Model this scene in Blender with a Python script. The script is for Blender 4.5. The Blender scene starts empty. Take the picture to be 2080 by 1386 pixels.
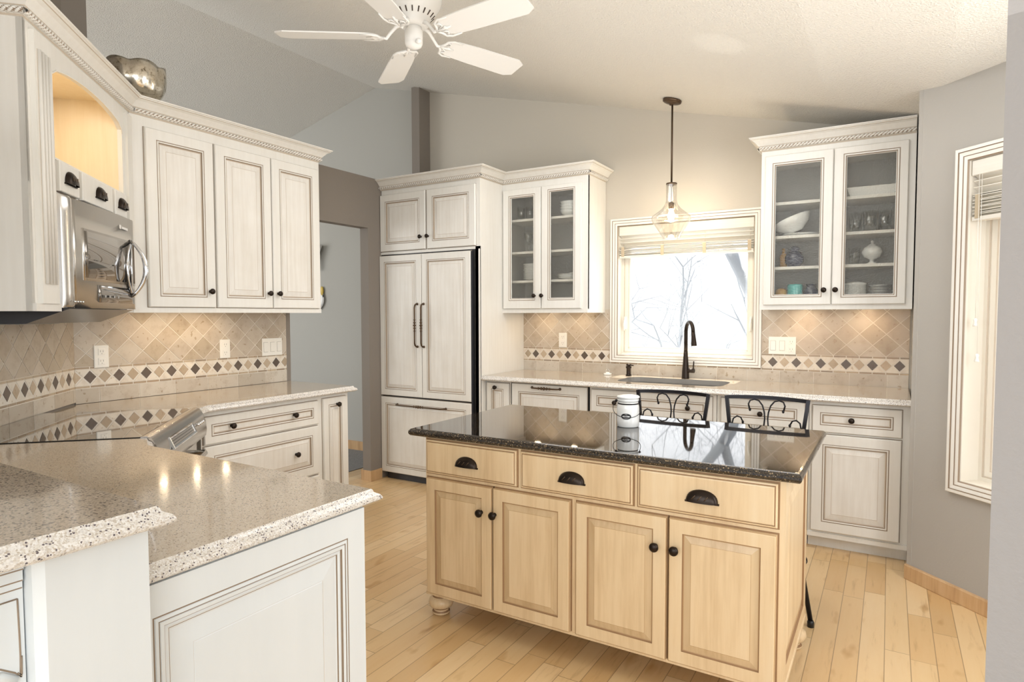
import bpy, math, random
from math import sin, cos, pi, sqrt, radians
from mathutils import Vector, Matrix
from mathutils.geometry import tessellate_polygon
random.seed(7)
S = bpy.context.scene
COL = S.collection

# ------------------------------------------------------------------ materials
def newmat(name):
    m = bpy.data.materials.new(name); m.use_nodes = True
    nt = m.node_tree; nt.nodes.clear()
    out = nt.nodes.new('ShaderNodeOutputMaterial')
    b = nt.nodes.new('ShaderNodeBsdfPrincipled')
    nt.links.new(b.outputs[0], out.inputs[0])
    return m, nt, b, out
def N(nt, t, **k):
    n = nt.nodes.new(t)
    for a, v in k.items(): setattr(n, a, v)
    return n
def L(nt, a, b): nt.links.new(a, b)
def rgb(c): return (c[0], c[1], c[2], 1)
def ramp(nt, fac, stops):
    r = N(nt, 'ShaderNodeValToRGB'); e = r.color_ramp.elements
    while len(e) < len(stops): e.new(0.5)
    for i, (p, c) in enumerate(stops): e[i].position = p; e[i].color = rgb(c)
    L(nt, fac, r.inputs[0]); return r.outputs[0]
def coords(nt, scale=(1, 1, 1)):
    tc = N(nt, 'ShaderNodeTexCoord'); mp = N(nt, 'ShaderNodeMapping')
    mp.inputs['Scale'].default_value = scale
    L(nt, tc.outputs['Object'], mp.inputs[0]); return mp.outputs[0]
def noise(nt, vec, scale, detail=3, rough=.5):
    n = N(nt, 'ShaderNodeTexNoise'); n.inputs['Scale'].default_value = scale
    n.inputs['Detail'].default_value = detail; n.inputs['Roughness'].default_value = rough
    L(nt, vec, n.inputs['Vector']); return n.outputs[0]
def bump(nt, b, h, strength, dist=.01):
    u = N(nt, 'ShaderNodeBump'); u.inputs['Strength'].default_value = strength
    u.inputs['Distance'].default_value = dist
    L(nt, h, u.inputs['Height']); L(nt, u.outputs[0], b.inputs['Normal'])
def mixc(nt, fac, a, b, mode='MIX'):
    m = N(nt, 'ShaderNodeMix', data_type='RGBA', blend_type=mode)
    if isinstance(fac, (int, float)): m.inputs[0].default_value = fac
    else: L(nt, fac, m.inputs[0])
    for s, i in ((a, 6), (b, 7)):
        if isinstance(s, tuple): m.inputs[i].default_value = rgb(s)
        else: L(nt, s, m.inputs[i])
    return m.outputs[2]
def mth(nt, op, a, b=None):
    m = N(nt, 'ShaderNodeMath', operation=op)
    for s, i in ((a, 0), (b, 1)):
        if s is None: continue
        if isinstance(s, (int, float)): m.inputs[i].default_value = s
        else: L(nt, s, m.inputs[i])
    return m.outputs[0]

def plain(name, c, rough=.5, metal=0, coat=0, emit=None, es=0):
    m, nt, b, o = newmat(name)
    b.inputs['Base Color'].default_value = rgb(c); b.inputs['Roughness'].default_value = rough
    b.inputs['Metallic'].default_value = metal; b.inputs['Coat Weight'].default_value = coat
    if emit: b.inputs['Emission Color'].default_value = rgb(emit); b.inputs['Emission Strength'].default_value = es
    return m
def paint(name, c1, c2, rough=.38, streak=(26, 26, 1.6), amt=(.35, .75)):
    m, nt, b, o = newmat(name)
    v = coords(nt, streak); n = noise(nt, v, 1.6, 5, .6)
    v2 = coords(nt, (1, 1, 1)); n2 = noise(nt, v2, 4.5, 3, .6)
    s = mth(nt, 'ADD', mth(nt, 'MULTIPLY', n, .62), mth(nt, 'MULTIPLY', n2, .38))
    c = ramp(nt, s, [(amt[0], c1), (amt[1], c2)])
    L(nt, c, b.inputs['Base Color']); b.inputs['Roughness'].default_value = rough
    return m
def wallpaint(name, c, bstr=.15, scale=90, dist=.004):
    m, nt, b, o = newmat(name)
    v = coords(nt); n = noise(nt, v, scale, 3, .55)
    b.inputs['Base Color'].default_value = rgb(c); b.inputs['Roughness'].default_value = .75
    bump(nt, b, n, bstr, dist); return m
def maple(name, c1, c2, c3, rough=.35):
    m, nt, b, o = newmat(name)
    v = coords(nt, (9, 9, 1.1)); n = noise(nt, v, 1.5, 5, .6)
    v2 = coords(nt, (60, 60, 2.5)); n2 = noise(nt, v2, 1.6, 3, .5)
    s = mth(nt, 'ADD', mth(nt, 'MULTIPLY', n, .75), mth(nt, 'MULTIPLY', n2, .25))
    L(nt, ramp(nt, s, [(.32, c1), (.5, c2), (.72, c3)]), b.inputs['Base Color'])
    b.inputs['Roughness'].default_value = rough; b.inputs['Coat Weight'].default_value = .2
    b.inputs['Coat Roughness'].default_value = .25
    return m
def quartz(name, cols, dark, scale=210, rough=.12, dthr=.93):
    m, nt, b, o = newmat(name)
    v = coords(nt)
    vo = N(nt, 'ShaderNodeTexVoronoi'); vo.inputs['Scale'].default_value = scale; L(nt, v, vo.inputs['Vector'])
    sep = N(nt, 'ShaderNodeSeparateColor'); L(nt, vo.outputs['Color'], sep.inputs[0])
    base = ramp(nt, sep.outputs[0], [(0, cols[0]), (.35, cols[1]), (.7, cols[2]), (1, cols[3])])
    vo2 = N(nt, 'ShaderNodeTexVoronoi'); vo2.inputs['Scale'].default_value = scale * .62
    L(nt, v, vo2.inputs['Vector'])
    sep2 = N(nt, 'ShaderNodeSeparateColor'); L(nt, vo2.outputs['Color'], sep2.inputs[0])
    dk = mth(nt, 'MULTIPLY', mth(nt, 'GREATER_THAN', sep2.outputs[1], dthr), mth(nt, 'LESS_THAN', vo2.outputs['Distance'], .48))
    c = mixc(nt, dk, base, dark)
    L(nt, c, b.inputs['Base Color']); b.inputs['Roughness'].default_value = rough
    b.inputs['Coat Weight'].default_value = .35; b.inputs['Coat Roughness'].default_value = .03
    return m
def planks(name):
    m, nt, b, o = newmat(name)
    tc = N(nt, 'ShaderNodeTexCoord'); sp = N(nt, 'ShaderNodeSeparateXYZ'); L(nt, tc.outputs['Object'], sp.inputs[0])
    W = .0893; x = mth(nt, 'DIVIDE', mth(nt, 'SUBTRACT', sp.outputs[0], 3.507), W)
    row = mth(nt, 'FLOOR', x); fx = mth(nt, 'FRACT', x)
    wn = N(nt, 'ShaderNodeTexWhiteNoise', noise_dimensions='1D'); L(nt, row, wn.inputs['W'])
    y = mth(nt, 'ADD', mth(nt, 'DIVIDE', sp.outputs[1], .62), mth(nt, 'MULTIPLY', wn.outputs[0], 7.3))
    # uneven board lengths: bend the running coordinate a little
    y = mth(nt, 'ADD', y, mth(nt, 'MULTIPLY', mth(nt, 'SINE', mth(nt, 'MULTIPLY', y, 2.1)), .28))
    pl = mth(nt, 'FLOOR', y); fy = mth(nt, 'FRACT', y)
    cb = N(nt, 'ShaderNodeCombineXYZ'); L(nt, row, cb.inputs[0]); L(nt, pl, cb.inputs[1])
    w2 = N(nt, 'ShaderNodeTexWhiteNoise', noise_dimensions='3D'); L(nt, cb.outputs[0], w2.inputs['Vector'])
    base = ramp(nt, w2.outputs[0], [(0, (.61, .40, .19)), (.3, (.67, .46, .235)), (.65, (.71, .51, .275)), (1, (.76, .57, .335))])
    # grain
    off = N(nt, 'ShaderNodeVectorMath', operation='MULTIPLY_ADD')
    L(nt, w2.outputs[1], off.inputs[0]); off.inputs[1].default_value = (9, 9, 9); L(nt, tc.outputs['Object'], off.inputs[2])
    mp = N(nt, 'ShaderNodeMapping'); mp.inputs['Scale'].default_value = (22, 2.2, 1); L(nt, off.outputs[0], mp.inputs[0])
    g = noise(nt, mp.outputs[0], 1.5, 5, .62)
    c = mixc(nt, .42, base, ramp(nt, g, [(.28, (.46, .32, .2)), (.42, (.95, .88, .78)), (.7, (1, 1, 1))]), 'MULTIPLY')
    mp2 = N(nt, 'ShaderNodeMapping'); mp2.inputs['Scale'].default_value = (9, 3.5, 1); L(nt, off.outputs[0], mp2.inputs[0])
    k = noise(nt, mp2.outputs[0], 1.3, 2, .5)
    c = mixc(nt, 1.0, c, ramp(nt, k, [(.25, (.78, .68, .56)), (.36, (1, 1, 1))]), 'MULTIPLY')
    gx = mth(nt, 'MAXIMUM', mth(nt, 'LESS_THAN', fx, .018), mth(nt, 'GREATER_THAN', fx, .982))
    gy = mth(nt, 'LESS_THAN', fy, .005)
    gap = mth(nt, 'MAXIMUM', gx, gy)
    c = mixc(nt, mth(nt, 'MULTIPLY', gap, .62), c, (.16, .09, .04))
    L(nt, c, b.inputs['Base Color']); b.inputs['Roughness'].default_value = .32
    b.inputs['Coat Weight'].default_value = .25; b.inputs['Coat Roughness'].default_value = .12
    return m
def tilemat(name):
    m, nt, b, o = newmat(name)
    at = N(nt, 'ShaderNodeAttribute', attribute_name='tint'); v = coords(nt)
    n = noise(nt, v, 14, 6, .65)
    c = mixc(nt, .55, at.outputs['Color'], ramp(nt, n, [(.3, (.62, .52, .42)), (.5, (.95, .93, .9)), (.75, (1, 1, 1))]), 'MULTIPLY')
    n2 = noise(nt, v, 45, 2, .5)
    c = mixc(nt, 1.0, c, ramp(nt, n2, [(.27, (.7, .62, .52)), (.34, (1, 1, 1))]), 'MULTIPLY')
    L(nt, c, b.inputs['Base Color']); b.inputs['Roughness'].default_value = .34
    return m
def clearmat(name, tint=(1, 1, 1), gloss=.08, rough=0.0, seeded=False, refr=0):
    m = bpy.data.materials.new(name); m.use_nodes = True; nt = m.node_tree; nt.nodes.clear()
    out = N(nt, 'ShaderNodeOutputMaterial'); t = N(nt, 'ShaderNodeBsdfTransparent'); t.inputs[0].default_value = rgb(tint)
    g = N(nt, 'ShaderNodeBsdfGlossy'); g.inputs['Roughness'].default_value = rough
    mx = N(nt, 'ShaderNodeMixShader')
    lw = N(nt, 'ShaderNodeLayerWeight'); lw.inputs[0].default_value = .35
    f = mth(nt, 'ADD', mth(nt, 'MULTIPLY', lw.outputs['Facing'], gloss * 3), gloss)
    base = t.outputs[0]
    if seeded:
        v = coords(nt); h = noise(nt, v, 110, 2, .5)
        bu = N(nt, 'ShaderNodeBump'); bu.inputs['Strength'].default_value = .8; bu.inputs['Distance'].default_value = .01
        L(nt, h, bu.inputs['Height']); L(nt, bu.outputs[0], g.inputs['Normal'])
        r = N(nt, 'ShaderNodeBsdfRefraction'); r.inputs['Roughness'].default_value = .12; r.inputs['IOR'].default_value = 1.03
        r.inputs[0].default_value = rgb(tint); L(nt, bu.outputs[0], r.inputs['Normal'])
        m2 = N(nt, 'ShaderNodeMixShader'); m2.inputs[0].default_value = .55
        L(nt, t.outputs[0], m2.inputs[1]); L(nt, r.outputs[0], m2.inputs[2]); base = m2.outputs[0]
    L(nt, f, mx.inputs[0]); L(nt, base, mx.inputs[1]); L(nt, g.outputs[0], mx.inputs[2]); L(nt, mx.outputs[0], out.inputs[0])
    return m
def brushed(name, c, rough=.28, vec=(2, 2, 300)):
    m, nt, b, o = newmat(name)
    v = coords(nt, vec); n = noise(nt, v, 1, 2, .5)
    b.inputs['Base Color'].default_value = rgb(c); b.inputs['Metallic'].default_value = 1
    L(nt, ramp(nt, n, [(.3, (rough * .8,) * 3), (.7, (rough * 1.25,) * 3)]), b.inputs['Roughness'])
    return m

M = {}
M['cream'] = paint('cream_paint', (.77, .745, .69), (.83, .815, .77))
M['creamp'] = paint('cream_paint_panel', (.72, .68, .615), (.825, .80, .75), amt=(.30, .62))
M['white'] = paint('white_paint', (.73, .775, .80), (.78, .82, .84), streak=(9, 9, 1.2))
M['glaze'] = plain('brown_glaze', (.30, .225, .16), .6)
M['glazel'] = plain('light_glaze', (.56, .48, .385), .6)
M['inside'] = plain('cabinet_inside', (.40, .385, .35), .6)
M['niche'] = paint('niche_wood', (.82, .68, .47), (.88, .77, .58))
M['maple'] = maple('maple', (.62, .44, .25), (.73, .55, .335), (.78, .62, .41))
M['mapleb'] = maple('maple_bevel_shade', (.50, .34, .18), (.62, .45, .26), (.68, .52, .32))  # darker maple: the shading of the bevels put into their colour
M['mapleg'] = plain('maple_glaze', (.30, .17, .08), .55)
M['mapled'] = plain('maple_shade', (.47, .30, .15), .5)
M['oak'] = maple('oak_base', (.42, .25, .12), (.58, .37, .19), (.66, .46, .26))
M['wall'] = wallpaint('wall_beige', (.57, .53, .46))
M['walld'] = wallpaint('wall_backlit', (.235, .205, .175))  # dark from backlight: that shade is put into the paint colour
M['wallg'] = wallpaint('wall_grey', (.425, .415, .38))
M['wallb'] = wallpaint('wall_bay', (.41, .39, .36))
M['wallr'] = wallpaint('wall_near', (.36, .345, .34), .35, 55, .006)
M['ceil'] = wallpaint('ceiling_texture', (.80, .77, .71), .8, 110, .014)
M['floor'] = planks('maple_planks')
def carpetmat():
    m, nt, b, o = newmat('carpet'); v = coords(nt); n = noise(nt, v, 260, 4, .7)
    L(nt, ramp(nt, n, [(.35, (.16, .16, .16)), (.65, (.42, .41, .40))]), b.inputs['Base Color']); b.inputs['Roughness'].default_value = 1
    bump(nt, b, n, .8, .01); return m
M['carpet'] = carpetmat()
M['quartz'] = quartz('speckled_counter', [(.40, .32, .23), (.49, .41, .315), (.55, .47, .37), (.44, .36, .27)], (.17, .115, .08), 440, .12, .84)
M['quartzb'] = quartz('speckled_bar_top', [(.27, .215, .16), (.36, .295, .225), (.46, .385, .30), (.32, .26, .195)], (.07, .05, .04), 380, .13, .78)
M['quartze'] = quartz('speckled_counter_edge', [(.50, .43, .35), (.72, .68, .62), (.84, .82, .79), (.58, .54, .50)], (.12, .10, .11), 430, .2, .84)  # paler copy of the stone: the edge's brighter look put into colour
M['granite'] = quartz('black_granite', [(.004, .004, .005), (.010, .009, .008), (.035, .024, .014), (.008, .008, .009)], (.16, .10, .05), 330, .03, .9)
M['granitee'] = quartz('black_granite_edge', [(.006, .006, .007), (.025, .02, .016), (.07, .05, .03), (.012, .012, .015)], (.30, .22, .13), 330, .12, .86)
M['tile'] = tilemat('travertine'); M['grout'] = plain('grout', (.74, .69, .61), .8)
M['steel'] = plain('brushed_steel', (.60, .58, .55), .24, 1)
M['steelh'] = brushed('brushed_steel_range', (.52, .50, .48), .22, (3, 3, 60))
M['chrome'] = plain('chrome', (.8, .82, .85), .08, 1)
M['mirror'] = plain('dark_mirror_glass', (.28, .26, .24), .03, .9)
M['blackglass'] = plain('black_glass', (.012, .012, .013), .015, 0, 1)
M['black'] = plain('black_plastic', (.008, .008, .009), .4)
M['dgrey'] = plain('dark_grey_plastic', (.03, .03, .035), .25)
M['bronze'] = plain('dark_bronze', (.030, .021, .016), .33, .75)
M['bronzeh'] = plain('aged_bronze', (.11, .072, .045), .38, .8)
M['iron'] = plain('black_iron', (.016, .014, .016), .32, .6)
M['plastic'] = plain('white_plastic', (.86, .84, .78), .35)
M['slot'] = plain('slot_shadow', (.35, .33, .30), .6)
M['fan'] = plain('fan_white', (.82, .81, .78), .38)
M['fand'] = plain('fan_slot', (.06, .04, .03), .7)
M['porcelain'] = plain('white_porcelain', (.82, .82, .80), .15, 0, .5)
M['teal'] = plain('teal_glaze', (.12, .52, .50), .2, 0, .5)
M['amber'] = plain('amber_glaze', (.62, .34, .08), .2, 0, .5)
M['navy'] = plain('dark_blue_glaze', (.03, .035, .07), .25, 0, .5)
M['greyd'] = plain('grey_glaze', (.35, .35, .34), .3)
M['label'] = plain('black_label', (.01, .01, .012), .4); M['labelw'] = plain('label_white', (.8, .8, .8), .5)
M['blind'] = paint('blind_white', (.74, .70, .62), (.80, .78, .72), streak=(3, 3, 60))
M['blindd'] = plain('blind_tape', (.52, .43, .30), .7)
M['sash'] = plain('sash_cream', (.78, .73, .64), .45)
M['pane'] = clearmat('window_glass', (1, 1, 1), .03)
M['seeded'] = clearmat('seeded_glass', (.95, .95, .93), .055, .03, True)
M['glassy'] = clearmat('clear_shade_glass', (.95, .94, .91), .17)
M['tumbler'] = clearmat('tumbler_glass', (.88, .90, .90), .16)
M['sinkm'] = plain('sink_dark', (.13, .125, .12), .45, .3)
M['bulb'] = plain('warm_bulb', (1, .9, .7), .3, 0, 0, (1, .80, .52), 28)
M['filament'] = plain('puck_lens', (1, .9, .7), .3, 0, 0, (1, .82, .58), 60)
def mercury():
    m, nt, b, o = newmat('mercury_glass'); v = coords(nt); n = noise(nt, v, 30, 6, .75)
    L(nt, ramp(nt, n, [(.36, (.18, .14, .09)), (.46, (.72, .66, .55)), (.7, (.9, .87, .8))]), b.inputs['Base Color'])
    b.inputs['Metallic'].default_value = .95; b.inputs['Roughness'].default_value = .16; return m
M['mercury'] = mercury()
M['bark'] = wallpaint('pale_bark', (.33, .35, .38), .5, 30, .02)
M['snow'] = wallpaint('pale_ground', (.66, .68, .70), .5, 3, .05)
M['siding'] = plain('pale_siding', (.8, .82, .84), .8); M['roofm'] = plain('grey_roof', (.70, .73, .77), .8)
M['paper'] = plain('white_ceramic', (.92, .92, .90), .4)
M['yellow'] = plain('yellow_glaze', (.6, .42, .06), .4)

# ------------------------------------------------------------------ mesh builder
class Fr:
    """Local frame: u along the width, v up, w out of the face."""
    def __init__(s, o, u, v, w): s.o, s.u, s.v, s.w = Vector(o), Vector(u), Vector(v), Vector(w)
    def p(s, u, v, w): return s.o + s.u * u + s.v * v + s.w * w
R2 = 1 / sqrt(2)
def back(y): return Fr((0, y, 0), (1, 0, 0), (0, 0, 1), (0, -1, 0))     # faces -Y; u = x
def left(x): return Fr((x, 0, 0), (0, 1, 0), (0, 0, 1), (1, 0, 0))      # faces +X; u = y
OD = Vector((0, -3.025, 0))
def diag(t=0):                                                          # corner wall; u = -s
    return Fr(OD + Vector((R2, R2, 0)) * t, (-R2, R2, 0), (0, 0, 1), (R2, R2, 0))
WORLD = Fr((0, 0, 0), (1, 0, 0), (0, 1, 0), (0, 0, 1))
def flat(z=0): return Fr((0, 0, z), (1, 0, 0), (0, 1, 0), (0, 0, 1))

class MB:
    def __init__(s): s.v, s.f, s.m, s.sm, s.tint = [], [], [], [], []
    def add(s, vs, fs, m=0, smooth=False, tint=None):
        k = len(s.v); s.v += [Vector(a) for a in vs]
        for f in fs:
            s.f.append([k + i for i in f]); s.m.append(m); s.sm.append(smooth); s.tint.append(tint)
        return s
    def box(s, F, u0, u1, v0, v1, w0, w1, m=0):
        P = [F.p(u, v, w) for w in (w0, w1) for v in (v0, v1) for u in (u0, u1)]
        return s.add(P, [(0, 2, 3, 1), (4, 5, 7, 6), (0, 1, 5, 4), (2, 6, 7, 3), (0, 4, 6, 2), (1, 3, 7, 5)], m)
    def rings(s, F, u0, u1, v0, v1, rs, cap=True, capm=None):
        """rs: (inset, w, material of the strip that ends here)"""
        k = len(s.v)
        for i, w, m in rs:
            s.v += [F.p(u0 + i, v0 + i, w), F.p(u1 - i, v0 + i, w), F.p(u1 - i, v1 - i, w), F.p(u0 + i, v1 - i, w)]
        for r in range(1, len(rs)):
            a, b = k + 4 * (r - 1), k + 4 * r
            for q in range(4):
                q2 = (q + 1) % 4
                s.f.append([a + q, a + q2, b + q2, b + q]); s.m.append(rs[r][2]); s.sm.append(False); s.tint.append(None)
        if cap:
            a = k + 4 * (len(rs) - 1); s.f.append([a, a + 1, a + 2, a + 3]); s.m.append(capm if capm is not None else rs[-1][2]); s.sm.append(False); s.tint.append(None)
        return s
    def plate(s, F, outer, holes, w0, w1, m=0, sidem=None):
        loops = [outer] + list(holes)
        tri = tessellate_polygon([[Vector((a, b, 0)) for a, b in l] for l in loops])
        flatp = [p for l in loops for p in l]; n = len(flatp)
        s.add([F.p(a, b, w1) for a, b in flatp], [tuple(t) for t in tri], m)
        s.add([F.p(a, b, w0) for a, b in flatp], [tuple(reversed(t)) for t in tri], m)
        for l in loops:
            c = len(l)
            s.add([F.p(a, b, w0) for a, b in l] + [F.p(a, b, w1) for a, b in l],
                  [(i, (i + 1) % c, c + (i + 1) % c, c + i) for i in range(c)], m if sidem is None else sidem)
        return s
    def lathe(s, F, prof, seg=24, m=0, smooth=True, ru=1, capb=True, capt=True, fn=None, mats=None):
        """axis = F.w through F.o; prof: (radius, height)"""
        k = len(s.v)
        for r, h in prof:
            for i in range(seg):
                a = 2 * pi * i / seg; q = r * (fn(a, h) if fn else 1)
                s.v.append(F.p(q * cos(a), q * sin(a) * ru, h))
        for j in range(len(prof) - 1):
            for i in range(seg):
                i2 = (i + 1) % seg
                s.f.append([k + j * seg + i, k + j * seg + i2, k + (j + 1) * seg + i2, k + (j + 1) * seg + i])
                s.m.append(mats[j] if mats else m); s.sm.append(smooth); s.tint.append(None)
        if capb and prof[0][0] > 1e-6: s.f.append([k + i for i in reversed(range(seg))]); s.m.append(mats[0] if mats else m); s.sm.append(False); s.tint.append(None)
        if capt and prof[-1][0] > 1e-6:
            b = k + (len(prof) - 1) * seg; s.f.append([b + i for i in range(seg)]); s.m.append(mats[-1] if mats else m); s.sm.append(False); s.tint.append(None)
        return s
    def tube(s, pts, r, seg=10, m=0, smooth=True, flatten=None):
        pts = [Vector(p) for p in pts]; n = len(pts); k = len(s.v)
        rr = r if isinstance(r, (list, tuple)) else [r] * n
        up = None
        for i in range(n):
            t = (pts[min(i + 1, n - 1)] - pts[max(i - 1, 0)]).normalized()
            if up is None:
                up = Vector((0, 0, 1)) if abs(t.z) < .9 else Vector((1, 0, 0))
            a = t.cross(up)
            if a.length < 1e-6: a = t.cross(Vector((0, 1, 0)))
            a.normalize(); b = a.cross(t).normalized(); up = b
            for j in range(seg):
                q = 2 * pi * j / seg
                s.v.append(pts[i] + a * cos(q) * rr[i] + b * sin(q) * rr[i])
        for i in range(n - 1):
            for j in range(seg):
                j2 = (j + 1) % seg
                s.f.append([k + i * seg + j, k + i * seg + j2, k + (i + 1) * seg + j2, k + (i + 1) * seg + j]); s.m.append(m); s.sm.append(smooth); s.tint.append(None)
        s.f.append([k + j for j in reversed(range(seg))]); s.m.append(m); s.sm.append(False); s.tint.append(None)
        s.f.append([k + (n - 1) * seg + j for j in range(seg)]); s.m.append(m); s.sm.append(False); s.tint.append(None)
        return s
    def ball(s, c, r, seg=14, m=0, sc=(1, 1, 1)):
        F = Fr(c, (sc[0], 0, 0), (0, sc[1], 0), (0, 0, sc[2]))
        pr = [(r * sin(pi * i / 8), -r * cos(pi * i / 8)) for i in range(9)]
        pr[0] = (1e-5, -r); pr[-1] = (1e-5, r)
        return s.lathe(F, pr, seg, m, True, 1, False, False)
    def sweep(s, path, prof, closed=False, m=0, mats=None, smooth=False, cap=True):
        """path: 2-D points (x, y); prof: (outward, z). Outward = right-hand side of travel."""
        n = len(path); P = [Vector((a, b)) for a, b in path]; offs = []
        for i in range(n):
            ds = []
            if i > 0 or closed: ds.append((P[i] - P[i - 1]).normalized())
            if i < n - 1 or closed: ds.append((P[(i + 1) % n] - P[i]).normalized())
            ns = [Vector((d.y, -d.x)) for d in ds]
            if len(ns) == 2:
                b = (ns[0] + ns[1]); b = b / max(1e-6, b.length_squared) * 2
            else: b = ns[0]
            offs.append(b)
        k = len(s.v); c = len(prof)
        for i in range(n):
            for o, z in prof:
                q = P[i] + offs[i] * o; s.v.append(Vector((q.x, q.y, z)))
        for i in range(n if closed else n - 1):
            i2 = (i + 1) % n
            for j in range(c - 1):
                s.f.append([k + i * c + j, k + i2 * c + j, k + i2 * c + j + 1, k + i * c + j + 1]); s.m.append(mats[j] if mats else m); s.sm.append(smooth); s.tint.append(None)
        if cap and not closed:
            s.f.append([k + j for j in range(c)]); s.m.append(m); s.sm.append(False); s.tint.append(None)
            s.f.append([k + (n - 1) * c + j for j in reversed(range(c))]); s.m.append(m); s.sm.append(False); s.tint.append(None)
        return s
    def rope(s, path, z, out, r=.011, pitch=.021, m=0, mg=1):
        n = len(path); P = [Vector((a, b)) for a, b in path]
        offp = []
        for i in range(n):
            ds = []
            if i > 0: ds.append((P[i] - P[i - 1]).normalized())
            if i < n - 1: ds.append((P[i + 1] - P[i]).normalized())
            ns = [Vector((d.y, -d.x)) for d in ds]
            b = ns[0] if len(ns) == 1 else (ns[0] + ns[1]) / (ns[0] + ns[1]).length_squared * 2
            offp.append(P[i] + b * out)
        for i in range(n - 1):
            a, b = offp[i], offp[i + 1]; Ln = (b - a).length
            if Ln < .02: continue
            d = (b - a) / Ln; nr = Vector((d.y, -d.x)); seg = 12; k = len(s.v); st = max(2, int(Ln / (pitch / 5)))
            for q in range(st + 1):
                t = Ln * q / st; c = a + d * t
                for j in range(seg):
                    th = 2 * pi * j / seg; lob = cos(3 * th - 2 * pi * t / pitch)
                    rr = r * (1 + .28 * lob)
                    x = c + nr * cos(th) * rr; s.v.append(Vector((x.x, x.y, z + sin(th) * rr)))
            for q in range(st):
                for j in range(seg):
                    j2 = (j + 1) % seg; t = Ln * (q + .5) / st; th = 2 * pi * (j + .5) / seg
                    lob = cos(3 * th - 2 * pi * t / pitch)
                    s.f.append([k + q * seg + j, k + q * seg + j2, k + (q + 1) * seg + j2, k + (q + 1) * seg + j])
                    s.m.append(mg if lob < -.55 else m); s.sm.append(True); s.tint.append(None)
        return s
    def build(s, name, mats, parent=None, loc=None, **props):
        loc = Vector(loc) if loc is not None else (Vector(parent['_l']) if parent is not None and '_l' in parent else Vector((0, 0, 0)))
        me = bpy.data.meshes.new(name)
        me.from_pydata([tuple(v - loc) for v in s.v], [], s.f)
        if not isinstance(mats, (list, tuple)): mats = [mats]
        for m in mats: me.materials.append(M[m] if isinstance(m, str) else m)
        for p, mi, sm in zip(me.polygons, s.m, s.sm): p.material_index = min(mi, len(mats) - 1); p.use_smooth = sm
        if any(t is not None for t in s.tint):
            at = me.color_attributes.new('tint', 'FLOAT_COLOR', 'CORNER')
            for p, t in zip(me.polygons, s.tint):
                for li in p.loop_indices: at.data[li].color = rgb(t or (.6, .6, .6))
        me.validate(); me.update()
        o = bpy.data.objects.new(name, me); COL.objects.link(o)
        o['_l'] = tuple(loc)
        if parent is not None: o.parent = parent
        else: o.location = loc
        for k, v in props.items(): o[k] = v
        return o

def thing(name, label, cat, loc=(0, 0, 0), group=None):
    o = bpy.data.objects.new(name, None); COL.objects.link(o); o.location = loc
    o.empty_display_size = .1; o['_l'] = tuple(loc); o['label'] = label; o['category'] = cat
    if group: o['group'] = group
    return o
def solo(mb, name, mats, label, cat, loc=(0, 0, 0), group=None):
    o = mb.build(name, mats, None, loc, label=label, category=cat)
    if group: o['group'] = group
    return o
def struct(mb, name, mats): return mb.build(name, mats, None, (0, 0, 0), kind='structure')

# ------------------------------------------------------------------ repeated details
CM = ['cream', 'glaze', 'creamp', 'glazel']
def panel_rings(w, stile=.056, bead=.012, bevel=.03, t=.020):
    R_ = [(0, 0, 0), (0, t - .004, 0), (.004, t, 0), (stile, t, 0), (stile + .0004, t - .001, 1), (stile + .0040, t - .001, 1), (stile + .0055, t + .0015, 0),
          (stile + .0115, t + .0005, 0), (stile + .012, t - .003, 1), (stile + .0160, t - .006, 1), (stile + .0205, t - .0075, 3)]
    if bevel > 0: R_ += [(stile + .0205 + bevel, t - .002, 2), (stile + .0225 + bevel, t - .0015, 3)]
    return R_
def door(name, F, u0, u1, v0, v1, root, mats=CM, knob=None, t=.020, stile=.056, bevel=.03, kmat='bronze', pull=None):
    mb = MB(); mb.rings(F, u0, u1, v0, v1, panel_rings(0, stile, .012, bevel, t), True, 2)
    mb.box(F, u0 + .001, u1 - .001, v0 + .001, v1 - .001, -.001, .0, 0)
    # shadow line where the door meets the frame
    mb.rings(F, u0 - .0035, u1 + .0035, v0 - .0035, v1 + .0035, [(0, .0006, 1), (.004, .0006, 1)], False)
    d = mb.build(name, mats, root)
    for k in ([knob] if knob and not isinstance(knob, list) else (knob or [])): knobobj(F, k[0], k[1], t, d, kmat)
    return d
def knobobj(F, u, v, t, parent, mat='bronze', r=.0165):
    G = Fr(F.p(u, v, t), F.u, F.v, F.w)
    MB().lathe(G, [(.009, 0), (.006, .004), (.0055, .012), (r * .8, .016), (r, .021), (r * .93, .027), (r * .55, .031), (1e-5, .0325)], 18).build('knob', mat, parent)
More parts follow.
